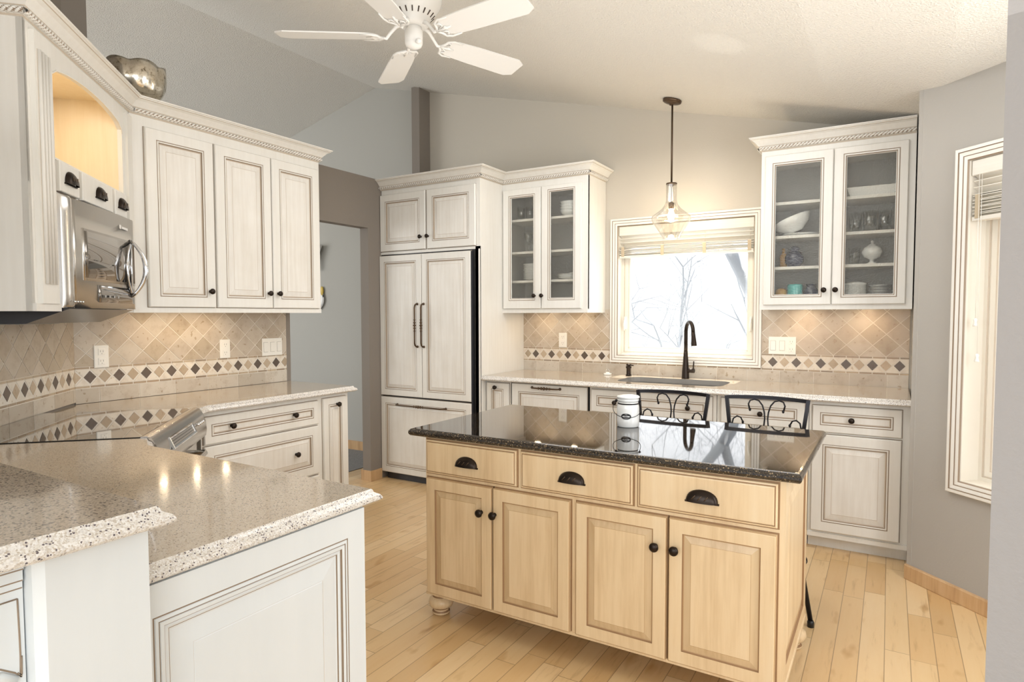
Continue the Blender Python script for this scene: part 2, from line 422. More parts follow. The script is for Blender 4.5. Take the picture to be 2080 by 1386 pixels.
def cup_pull(F, u, v, parent, w=.105, h=.042, mat='bronze', d=.024):
    mb = MB(); nu, nv = 16, 8; k = len(mb.v)
    for i in range(nu + 1):
        a = pi * i / nu; x = -cos(a); top = sin(a) ** .75
        for j in range(nv + 1):
            b = (pi / 2) * j / nv
            mb.v.append(F.p(u + x * w / 2, v - h * .35 + h * top * cos(b) , max(.001, d * sin(b) * (top ** .6))))
    fs = [(i * (nv + 1) + j, (i + 1) * (nv + 1) + j, (i + 1) * (nv + 1) + j + 1, i * (nv + 1) + j + 1) for i in range(nu) for j in range(nv)]
    for f in fs: mb.f.append([k + q for q in f]); mb.m.append(0); mb.sm.append(True); mb.tint.append(None)
    # flat rim flange against the drawer
    mb.box(F, u - w / 2 - .004, u + w / 2 + .004, v - h * .35 - .004, v - h * .35 + .002, 0, .006, 0)
    for q in (-.2, 0, .2):   # leaf ribs
        mb.tube([F.p(u + w * (q - .09), v - h * .1, d * .95), F.p(u + w * (q + .02), v + h * .22, d * .82)], .0018, 6, 1)
    return mb.build('cup_pull', [mat, 'bronzeh'], parent)
def bar_handle(F, pu, pv, length, vertical, parent, mat='bronzeh', proj=.038, r=.0066):
    """arched handle with turned centre"""
    mb = MB(); h = length / 2
    def q(a, w): return F.p(pu + (0 if vertical else a), pv + (a if vertical else 0), w)
    pts = [q(-h, .0), q(-h, proj * .45), q(-h + .012, proj * .85), q(-h + .03, proj)] + [q(-h + .03 + (2 * h - .06) * i / 10, proj) for i in range(1, 10)] + [q(h - .03, proj), q(h - .012, proj * .85), q(h, proj * .45), q(h, 0)]
    mb.tube(pts, r, 10)
    ax = F.v if vertical else F.u; o1 = F.u if vertical else F.v
    G = Fr(q(0, proj), o1, F.w, ax)
    for c, rr in ((0, .0135), (-.022, .0115), (.022, .0115), (-.045, .0098), (.045, .0098)):
        mb.lathe(G, [(1e-5, c - .010), (rr * .7, c - .006), (rr, c), (rr * .7, c + .006), (1e-5, c + .010)], 12)
    for e in (-h, h):
        mb.lathe(Fr(q(e, 0), F.u, F.v, F.w), [(.0105, 0), (.0105, .003), (.006, .008)], 12)
    return mb.build('handle', mat, parent)

CROWN = lambda z: [(0, z - .085), (.004, z - .085), (.005, z - .078), (.010, z - .076), (.010, z - .058), (.016, z - .054), (.018, z - .050), (.026, z - .040), (.042, z - .022), (.056, z - .014), (.060, z - .012), (.060, z - .008), (.068, z - .006), (.070, z), (0, z)]
CRM = [0, 1, 0, 0, 0, 1, 0, 0, 0, 1, 0, 0, 0, 0]
def crown(path, z, root, mats=('cream', 'glazel')):
    mb = MB(); mb.sweep(path, CROWN(z), m=0, mats=CRM)
    mb.build('crown_molding', list(mats), root)
    rb = MB(); rb.rope(path, z - .066, .013, .0105, .021); rb.build('rope_trim', ['cream', 'glaze'], root)

def glass_door(F, u0, u1, v0, v1, g, root, knob, mats=('cream', 'glaze'), t=.020):
    """g: glass rectangle (u0,u1,v0,v1)"""
    mb = MB()
    def ring(rects):
        k = len(mb.v)
        for (a, b, c, d), w, m in rects: mb.v += [F.p(a, c, w), F.p(b, c, w), F.p(b, d, w), F.p(a, d, w)]
        for r in range(1, len(rects)):
            for q in range(4):
                q2 = (q + 1) % 4; A, B = k + 4 * (r - 1), k + 4 * r
                mb.f.append([A + q, A + q2, B + q2, B + q]); mb.m.append(rects[r][2]); mb.sm.append(False); mb.tint.append(None)
    def g_(i): return (g[0] - i, g[1] + i, g[2] - i, g[3] + i)
    ring([((u0, u1, v0, v1), 0, 0), ((u0, u1, v0, v1), t - .004, 0), ((u0 + .004, u1 - .004, v0 + .004, v1 - .004), t, 0),
          (g_(.020), t, 0), (g_(.0196), t - .001, 1), (g_(.0160), t - .001, 1), (g_(.0145), t + .0015, 0), (g_(.0075), t - .000, 0), (g_(.007), t - .003, 1), (g_(.0035), t - .005, 1), (g_(0), t - .010, 0), (g_(0), 0, 0), ((u0, u1, v0, v1), 0, 0)])
    mb.rings(F, u0 - .0035, u1 + .0035, v0 - .0035, v1 + .0035, [(0, .0006, 1), (.004, .0006, 1)], False)
    d = mb.build('door', list(mats), root)
    MB().box(F, g[0] - .003, g[1] + .003, g[2] - .003, g[3] + .003, .004, .007).build('pane', 'seeded', d)
    knobobj(F, knob[0], knob[1], t, d)
    return d

OG = [(0, 0), (.003, -.003), (.005, -.009), (.010, -.012), (.017, -.016), (.021, -.022), (.0215, -.027), (.017, -.031), (.012, -.034), (.004, -.0365), (0, -.037)]
def slab(poly, z, prof, mats, exposed=None, holes=(), name=None, root=None):
    """counter slab: poly counter-clockwise, edge profile grows outward only on exposed edges"""
    mb = MB(); n = len(poly); P = [Vector(p) for p in poly]
    ex = exposed or [True] * n
    def off(d):
        res = []
        for i in range(n):
            e0 = (P[i] - P[i - 1]).normalized(); e1 = (P[(i + 1) % n] - P[i]).normalized()
            d0 = d if ex[i - 1] else 0; d1 = d if ex[i] else 0
            n0 = Vector((e0.y, -e0.x)); n1 = Vector((e1.y, -e1.x))
            a = P[i] + n0 * d0; b = P[i] + n1 * d1; cr = e0.x * e1.y - e0.y * e1.x
            if abs(cr) < 1e-5: res.append(a if d0 >= d1 else b); continue
            t = ((b.x - a.x) * e1.y - (b.y - a.y) * e1.x) / cr; res.append(a + e0 * t)
        return res
    k = len(mb.v)
    for o, dz in prof:
        for q in off(o): mb.v.append(Vector((q.x, q.y, z + dz)))
    for r in range(len(prof) - 1):
        for i in range(n):
            i2 = (i + 1) % n
            mb.f.append([k + (r + 1) * n + i, k + (r + 1) * n + i2, k + r * n + i2, k + r * n + i]); mb.m.append(1); mb.sm.append(False); mb.tint.append(None)
    loops = [[tuple(p) for p in P]] + [list(h) for h in holes]
    tri = tessellate_polygon([[Vector((a, b, 0)) for a, b in l] for l in loops]); fp = [p for l in loops for p in l]
    mb.add([(a, b, z) for a, b in fp], [tuple(t) for t in tri], 0)
    zb = z + prof[-1][1]
    mb.add([(a, b, zb) for a, b in fp], [tuple(reversed(t)) for t in tri], 1)
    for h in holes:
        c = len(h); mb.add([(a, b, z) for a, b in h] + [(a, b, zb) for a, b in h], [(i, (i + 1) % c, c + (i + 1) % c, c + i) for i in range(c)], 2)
    return mb

# ================================================================== SETTING
def zc(x):   # underside of the vaulted ceiling over the kitchen
    if x < -.67: return 3.590 - .2425 * (-.67 - x)
    return max(2.490, 3.428 - .2425 * x)
mb = MB(); mb.box(WORLD, -.38, 9, -9, .0, -.12, 0); struct(mb, 'floor', 'floor')
mb = MB(); mb.box(WORLD, -6, -.38, -9, .0, -.12, .006); struct(mb, 'floor_carpet', 'carpet')
xs = [-6, -.67, 3.868, 9]
mb = MB()
low = [(x, zc(x)) for x in xs]
mb.plate(Fr((0, -8.2, 0), (1, 0, 0), (0, 0, 1), (0, 1, 0)), low + [(9, 4.1), (-6, 4.1)], [], 0, 8.35); struct(mb, 'ceiling', 'ceil')
# window wall (gable); outer polygon with the window opening
WX0, WX1, WZ0, WZ1 = 1.846, 2.852, 1.066, 2.066
mb = MB()
mb.plate(back(0), [(-6, 0), (3.95, 0), (3.95, zc(3.95) + .02), (3.868, zc(3.868) + .02), (-.67, 3.61), (-6, zc(-6) + .02)],
         [[(WX0 - .006, WZ0 - .006), (WX0 - .006, WZ1 + .006), (WX1 + .006, WZ1 + .006), (WX1 + .006, WZ0 - .006)]], -.16, 0)
wb = struct(mb, 'wall_back', ['wall'])
# grey paint of the room beyond the partition
mb = MB(); mb.plate(back(-.0), [(-6, .0), (-.088, 0), (-.088, 3.5), (-.67, 3.588), (-6, zc(-6))], [], 0, .003); struct(mb, 'wall_beyond', 'wallg')
mb = MB(); mb.box(WORLD, -6, -.09, -.020, -.003, .006, .095); struct(mb, 'baseboard_beyond', 'oak')
# partition x = 0: full height, low wall with header, stub, pillar
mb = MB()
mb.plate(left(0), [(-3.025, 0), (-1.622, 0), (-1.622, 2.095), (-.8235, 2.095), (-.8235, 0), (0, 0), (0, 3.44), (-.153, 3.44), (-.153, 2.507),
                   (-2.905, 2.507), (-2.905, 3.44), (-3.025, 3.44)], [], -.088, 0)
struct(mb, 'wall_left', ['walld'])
mb = MB(); mb.box(WORLD, -.1, .012, -.8355, -.70, 0, .085); struct(mb, 'baseboard_left', 'oak')
# diagonal corner wall behind the range
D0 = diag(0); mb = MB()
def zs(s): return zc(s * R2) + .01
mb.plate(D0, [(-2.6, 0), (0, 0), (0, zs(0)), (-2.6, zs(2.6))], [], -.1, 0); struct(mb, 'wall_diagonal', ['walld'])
# short wall to the bay and the diagonal bay wall with its window
CX, CY = 3.777, -.825
mb = MB(); mb.plate(Fr((3.795, 0, 0), (0, -1, 0), (0, 0, 1), (-1, 0, 0)), [(-.1, 0), (.845, 0), (.845, 2.52), (-.1, 2.52)], [], -.12, 0); struct(mb, 'wall_right', 'wallb')
BW = Fr((CX, CY, 0), (R2, -R2, 0), (0, 0, 1), (-R2, -R2, 0))
B0, B1, BZ0, BZ1 = .285, 1.22, .588, 2.095
mb = MB(); mb.plate(BW, [(0, 0), (1.55, 0), (1.55, 2.50), (.12, 2.50), (0, 2.52)], [[(B0 - .006, BZ0 - .006), (B0 - .006, BZ1 + .006), (B1 + .006, BZ1 + .006), (B1 + .006, BZ0 - .006)]], -.16, 0); struct(mb, 'wall_bay', 'wallb')
e = BW.p(1.55, 0, 0)
mb = MB(); mb.box(WORLD, e.x, e.x + .12, e.y - 1.6, e.y + .02, 0, 2.5); struct(mb, 'wall_bay_side', 'wallb')
mb = MB(); mb.rings(BW, .0, 1.55, 0, .078, [(0, 0, 0), (0, .014, 0), (.006, .016, 0)]); struct(mb, 'baseboard_bay', 'oak')
# near wall end at the edge of the view
a = radians(-14); NW = Fr((3.857, -3.10, 0), (cos(a), sin(a), 0), (0, 0, 1), (sin(a), -cos(a), 0))
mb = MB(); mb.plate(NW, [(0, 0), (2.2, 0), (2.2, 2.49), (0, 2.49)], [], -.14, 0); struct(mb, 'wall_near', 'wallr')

# ------------------------------------------------------------------ windows
def trim_rings(F, a, b, c, d, W, root, name='window_frame'):
    """picture-frame casing around the opening a..b, c..d (W wide)"""
    mb = MB(); u0, u1, v0, v1 = a - W, b + W, c - W, d + W
    mb.rings(F, u0, u1, v0, v1, [(0, 0, 0), (0, .020, 0), (.003, .022, 0), (W * .26, .022, 0), (W * .265, .017, 1), (W * .32, .017, 1), (W * .34, .0175, 0), (W * .60, .015, 0), (W * .605, .0125, 1), (W * .66, .0125, 1),
                                 (W * .70, .013, 0), (W * .92, .011, 0), (W, .004, 1), (W, 0, 0)], False)
    return mb.build(name, ['cream', 'glaze'], root, kind='structure') if root is None else mb.build(name, ['cream', 'glaze'], root)
def window(n, F, a, b, c, d, W, depth, sashw, hand):
    root = MB()
    # jamb liner
    T = .0
    L_ = [(a, c), (b, c), (b, d), (a, d)]
    mb = root; k = len(mb.v)
    for w in (.003, -depth - .04):
        for (x, y) in L_: mb.v.append(F.p(x, y, w))
    for q in range(4):
        q2 = (q + 1) % 4; mb.f.append([k + q, k + q2, k + 4 + q2, k + 4 + q]); mb.m.append(0); mb.sm.append(False); mb.tint.append(None)
    w = mb.build(n, ['niche' if n == 'none' else 'sash', 'glaze'], None, (0, 0, 0), kind='structure')
    trim_rings(F, a, b, c, d, W, w)
    s = MB(); g = sashw
    s.rings(F, a, b, c, d, [(0, -depth + .03, 0), (.018, -depth + .03, 0), (.020, -depth + .022, 1), (.026, -depth + .024, 0), (g - .012, -depth + .020, 0), (g - .010, -depth + .012, 1), (g, -depth + .008, 0), (g, -depth - .02, 0), (0, -depth - .02, 0)], False)
    sa = s.build('sash', ['sash', 'glazel'], w)
    MB().box(F, a + g - .004, b - g + .004, c + g - .004, d - g + .004, -depth - .006, -depth - .002).build('pane', 'pane', w)
    for u in hand:
        h = MB(); h.box(F, u - .007, u + .007, c + .20, c + .30, -depth + .02, -depth + .04); h.tube([F.p(u, c + .28, -depth + .04), F.p(u, c + .24, -depth + .06), F.p(u, c + .19, -depth + .055)], .006, 8)
        h.build('latch', 'plastic', w)
    return w
w1 = window('window_1', back(0), WX0, WX1, WZ0, WZ1, .058, .115, .062, (WX0 + .03, WX1 - .03))
MB().box(back(0), WX0, WX1, WZ0 - .004, WZ0 + .006, -.10, .004).build('sill', 'cream', w1)
w2 = window('window_2', BW, B0, B1, BZ0, BZ1, .060, .135, .060, ())

def blind(F, a, b, vt, vb, stack, root_label, name='window_blind', cords=(), tilt=.02):
    r = thing(name, root_label, 'blind', F.p((a + b) / 2, vt, 0))
    MB().rings(F, a, b, vt - .070, vt, [(0, -.06, 0), (0, -.008, 0), (.003, -.005, 0)]).build('valance', 'blind', r)
    sl = MB(); n = 0
    # a few open slats, then the gathered stack
    z = vt - .078
    while z > vb + stack:
        P = [F.p(a + .006, z + .012, -.012), F.p(b - .006, z + .012, -.012), F.p(b - .006, z - .012, -.055), F.p(a + .006, z - .012, -.055)]
        Q = [p + F.v * .003 for p in P]; sl.add(P + Q, [(0, 1, 2, 3), (7, 6, 5, 4), (0, 4, 5, 1), (2, 6, 7, 3)]); z -= .030
    k = 0; z = vb + stack
    while z > vb + .022:
        j = .004 * sin(k * 2.3)
        P = [F.p(a + .004, z + j, -.010), F.p(b - .004, z - j, -.010), F.p(b - .004, z - j - .004, -.060), F.p(a + .004, z + j - .004, -.060)]
        Q = [p + F.v * .0028 for p in P]; sl.add(P + Q, [(0, 1, 2, 3), (7, 6, 5, 4), (0, 4, 5, 1), (2, 6, 7, 3)], 0); z -= .0105; k += 1
    sl.build('slats', ['blind'], r)
    MB().box(F, a + .004, b - .004, vb, vb + .018, -.058, -.010).build('bottom_rail', 'blind', r)
    m_ = max(2, int((b - a) / .24))
    for i in range(m_):
        u = a + .03 + (b - a - .06) * i / (m_ - 1)
        tp = MB(); tp.box(F, u - .012, u + .012, vb + .01, vb + stack, -.009, -.0075)
        tp.tube([F.p(u, vt - .07, -.03), F.p(u, vb + stack, -.03)], .0012, 5)
        tp.build('ladder_tape', 'blindd', r)
    for u, z1 in cords:
        c = MB(); c.tube([F.p(u, vt - .07, -.006), F.p(u + .002, z1 + .03, -.006)], .0011, 5)
        cc = c.build('pull_cord', 'plastic', r)
        MB().lathe(Fr(F.p(u + .002, z1, -.006), F.u, F.w, F.v), [(.003, .034), (.009, .028), (.006, .016), (.010, .0), (.010, -.004)][::-1], 10).build('tassel', 'plastic', cc)
    return r
blind(back(0), WX0 + .004, WX1 - .004, WZ1 - .002, 1.822, .085, 'white slatted blind gathered high in the window over the sink')
blind(BW, B0 + .004, B1 - .004, BZ1 - .002, 1.815, .12, 'white slatted blind with pull cords in the tall bay window', cords=((B0 + .042, 1.33), (B0 + .055, 1.165)))

# ------------------------------------------------------------------ tiled backsplash
def clip(poly, u0, u1, v0, v1):
    def cut(P, ax, lim, keep_greater):
        out = []
        for i in range(len(P)):
            a, b = P[i - 1], P[i]
            ia = a[ax] >= lim if keep_greater else a[ax] <= lim; ib = b[ax] >= lim if keep_greater else b[ax] <= lim
            if ia != ib:
                t = (lim - a[ax]) / (b[ax] - a[ax]); out.append((a[0] + t * (b[0] - a[0]), a[1] + t * (b[1] - a[1])))
            if ib: out.append(b)
        return out
    for ax, lim, g in ((0, u0, True), (0, u1, False), (1, v0, True), (1, v1, False)):
        if len(poly) < 3: return []
        poly = cut(poly, ax, lim, g)
    return poly
def area(P): return abs(sum(P[i - 1][0] * P[i][1] - P[i][0] * P[i - 1][1] for i in range(len(P)))) / 2
def backsplash(F, rects, phase, dphase, name, label, seed, t=.008, flip=-99):
    rnd = random.Random(seed); mb = MB()
    U0, U1 = min(r[0] for r in rects), max(r[1] for r in rects)
    for r in rects: mb.box(F, r[0], r[1], r[2], r[3], .0005, t - .0018, 1)
    def tile(poly, col, vary=.06):
        kv = 1 + rnd.uniform(-vary, vary); tint = tuple(max(0, c * kv) for c in col)
        for r in rects:
            q = clip(poly, *r)
            if len(q) >= 3 and area(q) > 6e-5:
                n = len(q); mb.add([F.p(a, b, t) for a, b in q], [tuple(range(n))], 0, tint=tint)
                mb.add([F.p(a, b, t - .002) for a, b in q] + [F.p(a, b, t) for a, b in q], [(i, (i + 1) % n, n + (i + 1) % n, n + i) for i in range(n)], 0, tint=tint)
    P = .1495; H = .0722; g = .0034
    tans = [(.52, .445, .355), (.56, .49, .40), (.49, .415, .325), (.58, .515, .43), (.54, .47, .385), (.47, .395, .30)]
    i0 = int((U0 - phase) / P) - 2
    for i in range(i0, i0 + int((U1 - U0) / P) + 5):
        for j in range(0, 6):
            c = phase + P * i + (P / 2 if j % 2 else 0); z = 1.1095 + H * j
            if j == 0: poly = [(c - P / 2 + g, z + .001), (c + P / 2 - g, z + .001), (c, z + H - g)]
            else: poly = [(c, z - H + g), (c + P / 2 - g, z), (c, z + H - g), (c - P / 2 + g, z)]
            poly = [(a, max(b, 1.1095)) for a, b in poly]
            tile(poly, rnd.choice(tans), .03)
    # pencil rows, diamond band, bottom course
    i0 = int((U0 - dphase) / (P / 2)) - 2
    for i in range(i0, i0 + int((U1 - U0) / (P / 2)) + 5):
        c = dphase + P / 2 * i; h = P / 4
        for z0, z1 in ((1.0985, 1.108), (.997, 1.007)):
            tile([(c + .003, z0), (c + P / 2 - .003, z0), (c + P / 2 - .003, z1), (c + .003, z1)], rnd.choice([(.42, .32, .22), (.52, .42, .30), (.36, .28, .20)]), .12)
        zc_ = 1.0535; d = .034; dk = (i + (1 if c < flip else 0)) % 2 == 0
        tile([(c, zc_ - d), (c + .031, zc_), (c, zc_ + d), (c - .031, zc_)], (.135, .105, .085) if dk else (.50, .40, .29), .15)
        m_ = c + P / 4
        lt = (.76, .70, .61)
        tile([(m_ - P / 4 + .003, zc_ + .0435), (m_ + P / 4 - .003, zc_ + .0435), (m_, zc_ + .005)], lt, .04)
        tile([(m_ - P / 4 + .003, zc_ - .0435), (m_, zc_ - .005), (m_ + P / 4 - .003, zc_ - .0435)], lt, .04)
        tile([(m_, zc_ + .004), (m_ - .0055, zc_), (m_, zc_ - .004), (m_ + .0055, zc_)], lt, .04)
    i0 = int((U0 - dphase) / .212) - 2
    for i in range(i0, i0 + int((U1 - U0) / .212) + 5):
        c = dphase + .045 + .212 * i
        tile([(c + .002, .90), (c + .21, .90), (c + .21, .993), (c + .002, .993)], rnd.choice([(.56, .50, .42), (.52, .46, .38), (.60, .55, .475)]), .05)
    return solo(mb, name, ['tile', 'grout'], label, 'backsplash')
ZT = 1.402
backsplash(left(0), [(-3.0216, -1.664, .916, ZT)], -2.517, -2.949, 'backsplash', 'travertine tile backsplash behind the counter under the three-door wall cabinet', 1)
backsplash(diag(0), [(-2.2, -.0034, .925, ZT + .03)], -.0905, -.075, 'backsplash', 'travertine tile backsplash on the angled wall behind the cooktop', 2)
backsplash(back(0), [(1.0, WX0 - .060, .916, ZT + .02), (WX0 - .060, WX1 + .060, .916, 1.006), (WX1 + .060, 3.783, .916, ZT + .02)], 2.985, 2.986, 'backsplash',
           'travertine tile backsplash running behind the sink on both sides of the window', 3, flip=1.85)

# ------------------------------------------------------------------ outlets and switches
def duplex(mb, F, u, v):
    for dv in (-.026, .026):
        mb.rings(F, u - .017, u + .017, v + dv - .018, v + dv + .018, [(0, .0055, 0), (0, .0075, 0), (.003, .008, 0)])
        for du in (-.007, .007): mb.box(F, u + du - .0012, u + du + .0012, v + dv - .002, v + dv + .008, .0078, .0084, 1)
        mb.box(F, u - .002, u + .002, v + dv - .012, v + dv - .008, .0078, .0084, 1)
def plate_(F0, u0, u1, v0, v1, kinds, name, label, cat):
    F = Fr(F0.p(0, 0, .0085), F0.u, F0.v, F0.w)
    r = thing(name, label, cat, F.p((u0 + u1) / 2, v0, 0))
    MB().rings(F, u0, u1, v0, v1, [(0, 0, 0), (0, .003, 0), (.003, .0055, 0)]).build('face_plate', 'plastic', r)
    n = len(kinds)
    for i, k in enumerate(kinds):
        u = u0 + (u1 - u0) * (i + .5) / n; v = (v0 + v1) / 2; mb = MB()
        if k == 'o': duplex(mb, F, u, v); mb.build('receptacle', ['plastic', 'slot'], r)
        else:
            mb.rings(F, u - .0175, u + .0175, v - .034, v + .034, [(0, .0058, 1), (.0015, .0058, 1), (.0015, .0085, 0), (.004, .0095, 0)]); mb.build('rocker', ['plastic', 'slot'], r)
plate_(left(0), -2.928, -2.853, 1.100, 1.222, 'o', 'wall_outlet', 'white duplex outlet in the tiles beside the cooktop', 'outlet')
plate_(left(0), -2.184, -2.112, 1.107, 1.228, 'o', 'wall_outlet', 'white duplex outlet under the middle of the three-door wall cabinet', 'outlet')
plate_(left(0), -1.868, -1.704, 1.104, 1.224, 'sss', 'light_switch', 'white triple rocker switch at the tile end by the doorway', 'switch')
plate_(back(0), 1.336, 1.409, 1.114, 1.234, 'o', 'wall_outlet', 'white duplex outlet in the tiles between fridge panel and window', 'outlet')
plate_(back(0), 2.958, 3.132, 1.107, 1.228, 'sso', 'light_switch', 'wide white plate with two rockers and an outlet beside the window', 'switch')

# ================================================================== LEFT WALL CABINET (three doors)
CT = 2.502
F = left(.325)
r = thing('wall_cabinet', 'cream glazed wall cabinet with three raised-panel doors over the cooktop counter', 'cabinet', (.0, -2.2, 1.40))
mb = MB(); mb.box(WORLD, .002, .325, -2.90, -1.632, 1.425, 2.42, 0)
mb.box(WORLD, .002, .325, -2.90, -1.632, 2.42, CT - .004, 0)
mb.box(WORLD, .30, .333, -2.925, -1.632, 1.398, 1.425, 0); mb.box(WORLD, .002, .30, -1.66, -1.632, 1.398, 1.425, 0)
mb.rings(Fr((0, -1.632, 0), (1, 0, 0), (0, 0, 1), (0, 1, 0)), .002, .325, 1.425, 2.42, [(0, 0, 0), (0, .002, 0)])
mb.build('carcass', ['cream', 'glaze'], r)
for (a, b, ka) in ((-2.806, -2.424, -2.462), (-2.412, -2.034, -2.066), (-2.027, -1.650, -1.995)):
    door('door', F, a, b, 1.428, 2.363, r, knob=(ka, 1.519))
mb = MB()
for y in (-2.667, -2.468, -2.279):
    mb = MB(); mb.lathe(Fr((.185, y, 1.4245), (1, 0, 0), (0, 1, 0), (0, 0, -1)), [(.036, 0), (.036, .009), (.028, .012)], 20, 0)
    pl = mb.build('puck_light', 'plastic', r)
    mb = MB(); mb.lathe(Fr((.185, y, 1.4124), (1, 0, 0), (0, 1, 0), (0, 0, -1)), [(.014, 0), (.014, .001)], 16, 0); mb.build('lens', 'filament', pl)

# ================================================================== MICROWAVE CABINET (angled)
TF = .335
Fd = diag(TF)
def su(s): return -s
r = thing('microwave_cabinet', 'tall angled cream cabinet with arched open niche and three small drawers over the microwave', 'cabinet', OD + Vector((.6 * R2, -.6 * R2, 1.4)))
S0, S1, ZB = .125, 1.19, 1.400
MT = 1.852   # top of microwave
mb = MB()
D = diag(0)
mb.box(D, -S1, -S1 + .02, ZB, CT - .004, .002, TF, 0)                # outer side panel
mb.box(D, -S0 - .02, -S0 + .05, ZB, CT - .004, .002, TF, 0)
mb.box(D, -S1 + .02, -S0 - .02, CT - .03, CT - .004, .002, TF, 0)
mb.box(D, -S1 + .02, -S0 - .02, MT, MT + .012, .002, TF - .02, 0)
# face frame with arch opening and drawer openings
NA, NB, NZ0, NZ1, NZM = .985, .235, 1.990, 2.312, 2.360
arch = []
for i in range(17):
    q = i / 16; s = NA + (NB - NA) * q; arch.append((-s, NZ1 + (NZM - NZ1) * (1 - (2 * q - 1) ** 2) ** .8 if 0 < i < 16 else NZ1 - .012))
hole = [(-NA, NZ0), (-NA, NZ1 - .03)] + arch + [(-NB, NZ1 - .03), (-NB, NZ0)]
outer = [(-S1, MT + .002), (-S0 + .05, MT + .002), (-S0 + .05, CT - .004), (-S1, CT - .004)]
mb.plate(D, outer, [hole], TF - .02, TF, 0)
mb.box(D, -S1, -.995, ZB, MT + .002, TF - .02, TF, 0); mb.box(D, -.235, -S0 + .05, ZB, MT + .002, TF - .02, TF, 0)
mb.box(D, -S1, -.992, ZB - .0, ZB + .028, TF, TF + .012, 0)
mb.build('carcass', ['cream', 'glaze'], r)
# niche lining
mb = MB()
mb.box(D, -NA - .0, -NB + .0, NZ0 - .012, NZ0, .03, TF - .02, 0); mb.box(D, -NA, -NB, NZ0, 2.44, .03, .036, 0)
mb.box(D, -NA - .006, -NA, NZ0, 2.44, .03, TF - .02, 0); mb.box(D, -NB, -NB + .006, NZ0, 2.44, .03, TF - .02, 0); mb.box(D, -NA, -NB, 2.432, 2.44, .03, TF - .02, 0)
mb.build('niche_lining', 'niche', r)
# arch moulding edge
mb = MB(); pts = [D.p(u, v - .0, TF + .001) for u, v in hole[1:-1]]; mb.tube(pts, .0035, 6); mb.build('arch_bead', 'cream', r)
# fluted pilaster
mb = MB(); p0, p1 = -1.150, -1.018
mb.box(D, p0, p1, 1.428, 2.395, TF, TF + .018, 0)
w_ = (p1 - p0 - .036) / 4
for i in range(4):
    c = p0 + .018 + w_ * (i + .5)
    mb.tube([D.p(c, 1.50, TF + .0185), D.p(c, 2.335, TF + .0185)], .0085, 8, 0)
    mb.box(D, c + w_ / 2 - .0025, c + w_ / 2 + .0025, 1.50, 2.335, TF + .018, TF + .0188, 1)
mb.box(D, p0 + .016, p0 + .019, 1.5, 2.335, TF + .018, TF + .0188, 1)
mb.build('fluted_pilaster', ['cream', 'glazel'], r)
mb = MB(); mb.box(D, -.205, -.14, ZB + .02, 2.395, TF, TF + .016, 0); mb.build('plain_pilaster', ['cream'], r)
for (a, b, c) in ((.978, .802, .890), (.770, .433, .588), (.400, .245, .318)):
    m_ = MB(); m_.rings(Fd, -a, -b, 1.862, 1.978, [(-.004, .0007, 1), (0, .0007, 1), (0, .014, 0), (.003, .017, 0)], True, 0)
    d_ = m_.build('drawer', ['cream', 'glaze'], r); cup_pull(Fr(Fd.p(0, 0, .017), Fd.u, Fd.v, Fd.w), -c, 1.918, d_, .098, .052)
# one crown runs from the angled cabinet on to the three-door cabinet: each cabinet carries its own length
q0 = D.p(-S1, 0, .0); q1 = D.p(-S1, 0, TF); mit = Vector((.325, OD.y + sqrt(2) * TF - .325, 0))
crown([(q0.x, q0.y), (q1.x, q1.y), (mit.x, mit.y)][::1] if False else [(q0.x, q0.y), (q1.x, q1.y), (mit.x, mit.y), (mit.x, mit.y + .02)], CT, r)
r3 = [o for o in COL.objects if o.name == 'wall_cabinet'][0]
crown([(mit.x, mit.y + .02), (.325, -1.632), (.004, -1.632)], CT, r3)

# ================================================================== MICROWAVE
r = thing('microwave', 'stainless steel over-the-range microwave with a looped handle under the niche', 'microwave', D.p(-.62, 1.40, .2))
ms0, ms1 = .240, .992
def mt(s):    # bulging front
    q = (ms1 - s) / (ms1 - ms0)
    return TF + .002 + .050 * (sin(pi * min(1, max(0, q)) * .5 + .0) ** .55) * (1 if q < .93 else 1 - ((q - .93) / .07) ** 2 * .35)
mb = MB(); mb.box(D, -ms1 + .004, -ms0 - .004, 1.412, MT - .004, .01, TF - .002, 0)
mb.build('body', 'dgrey', r)
def curved(sa, sb, z0, z1, dt, m, name, parent, n=20, thick=.012, rc=0):
    mb = MB(); k = 0; ss = [sa + (sb - sa) * i / n for i in range(n + 1)]
    vs = []
    for s in ss: vs += [D.p(-s, z0, mt(s) + dt), D.p(-s, z1, mt(s) + dt), D.p(-s, z0, mt(s) + dt - thick), D.p(-s, z1, mt(s) + dt - thick)]
    fs = []
    for i in range(n):
        a, b = 4 * i, 4 * (i + 1); fs += [(a, b, b + 1, a + 1), (a + 2, a + 3, b + 3, b + 2), (a + 1, b + 1, b + 3, a + 3), (a, a + 2, b + 2, b)]
    fs += [(0, 1, 3, 2), (4 * n, 4 * n + 2, 4 * n + 3, 4 * n + 1)]
    mb.add(vs, fs, 0, False)
    for i in range(0, 4 * n, 4): mb.sm[i] = True
    return mb.build(name, m, parent)
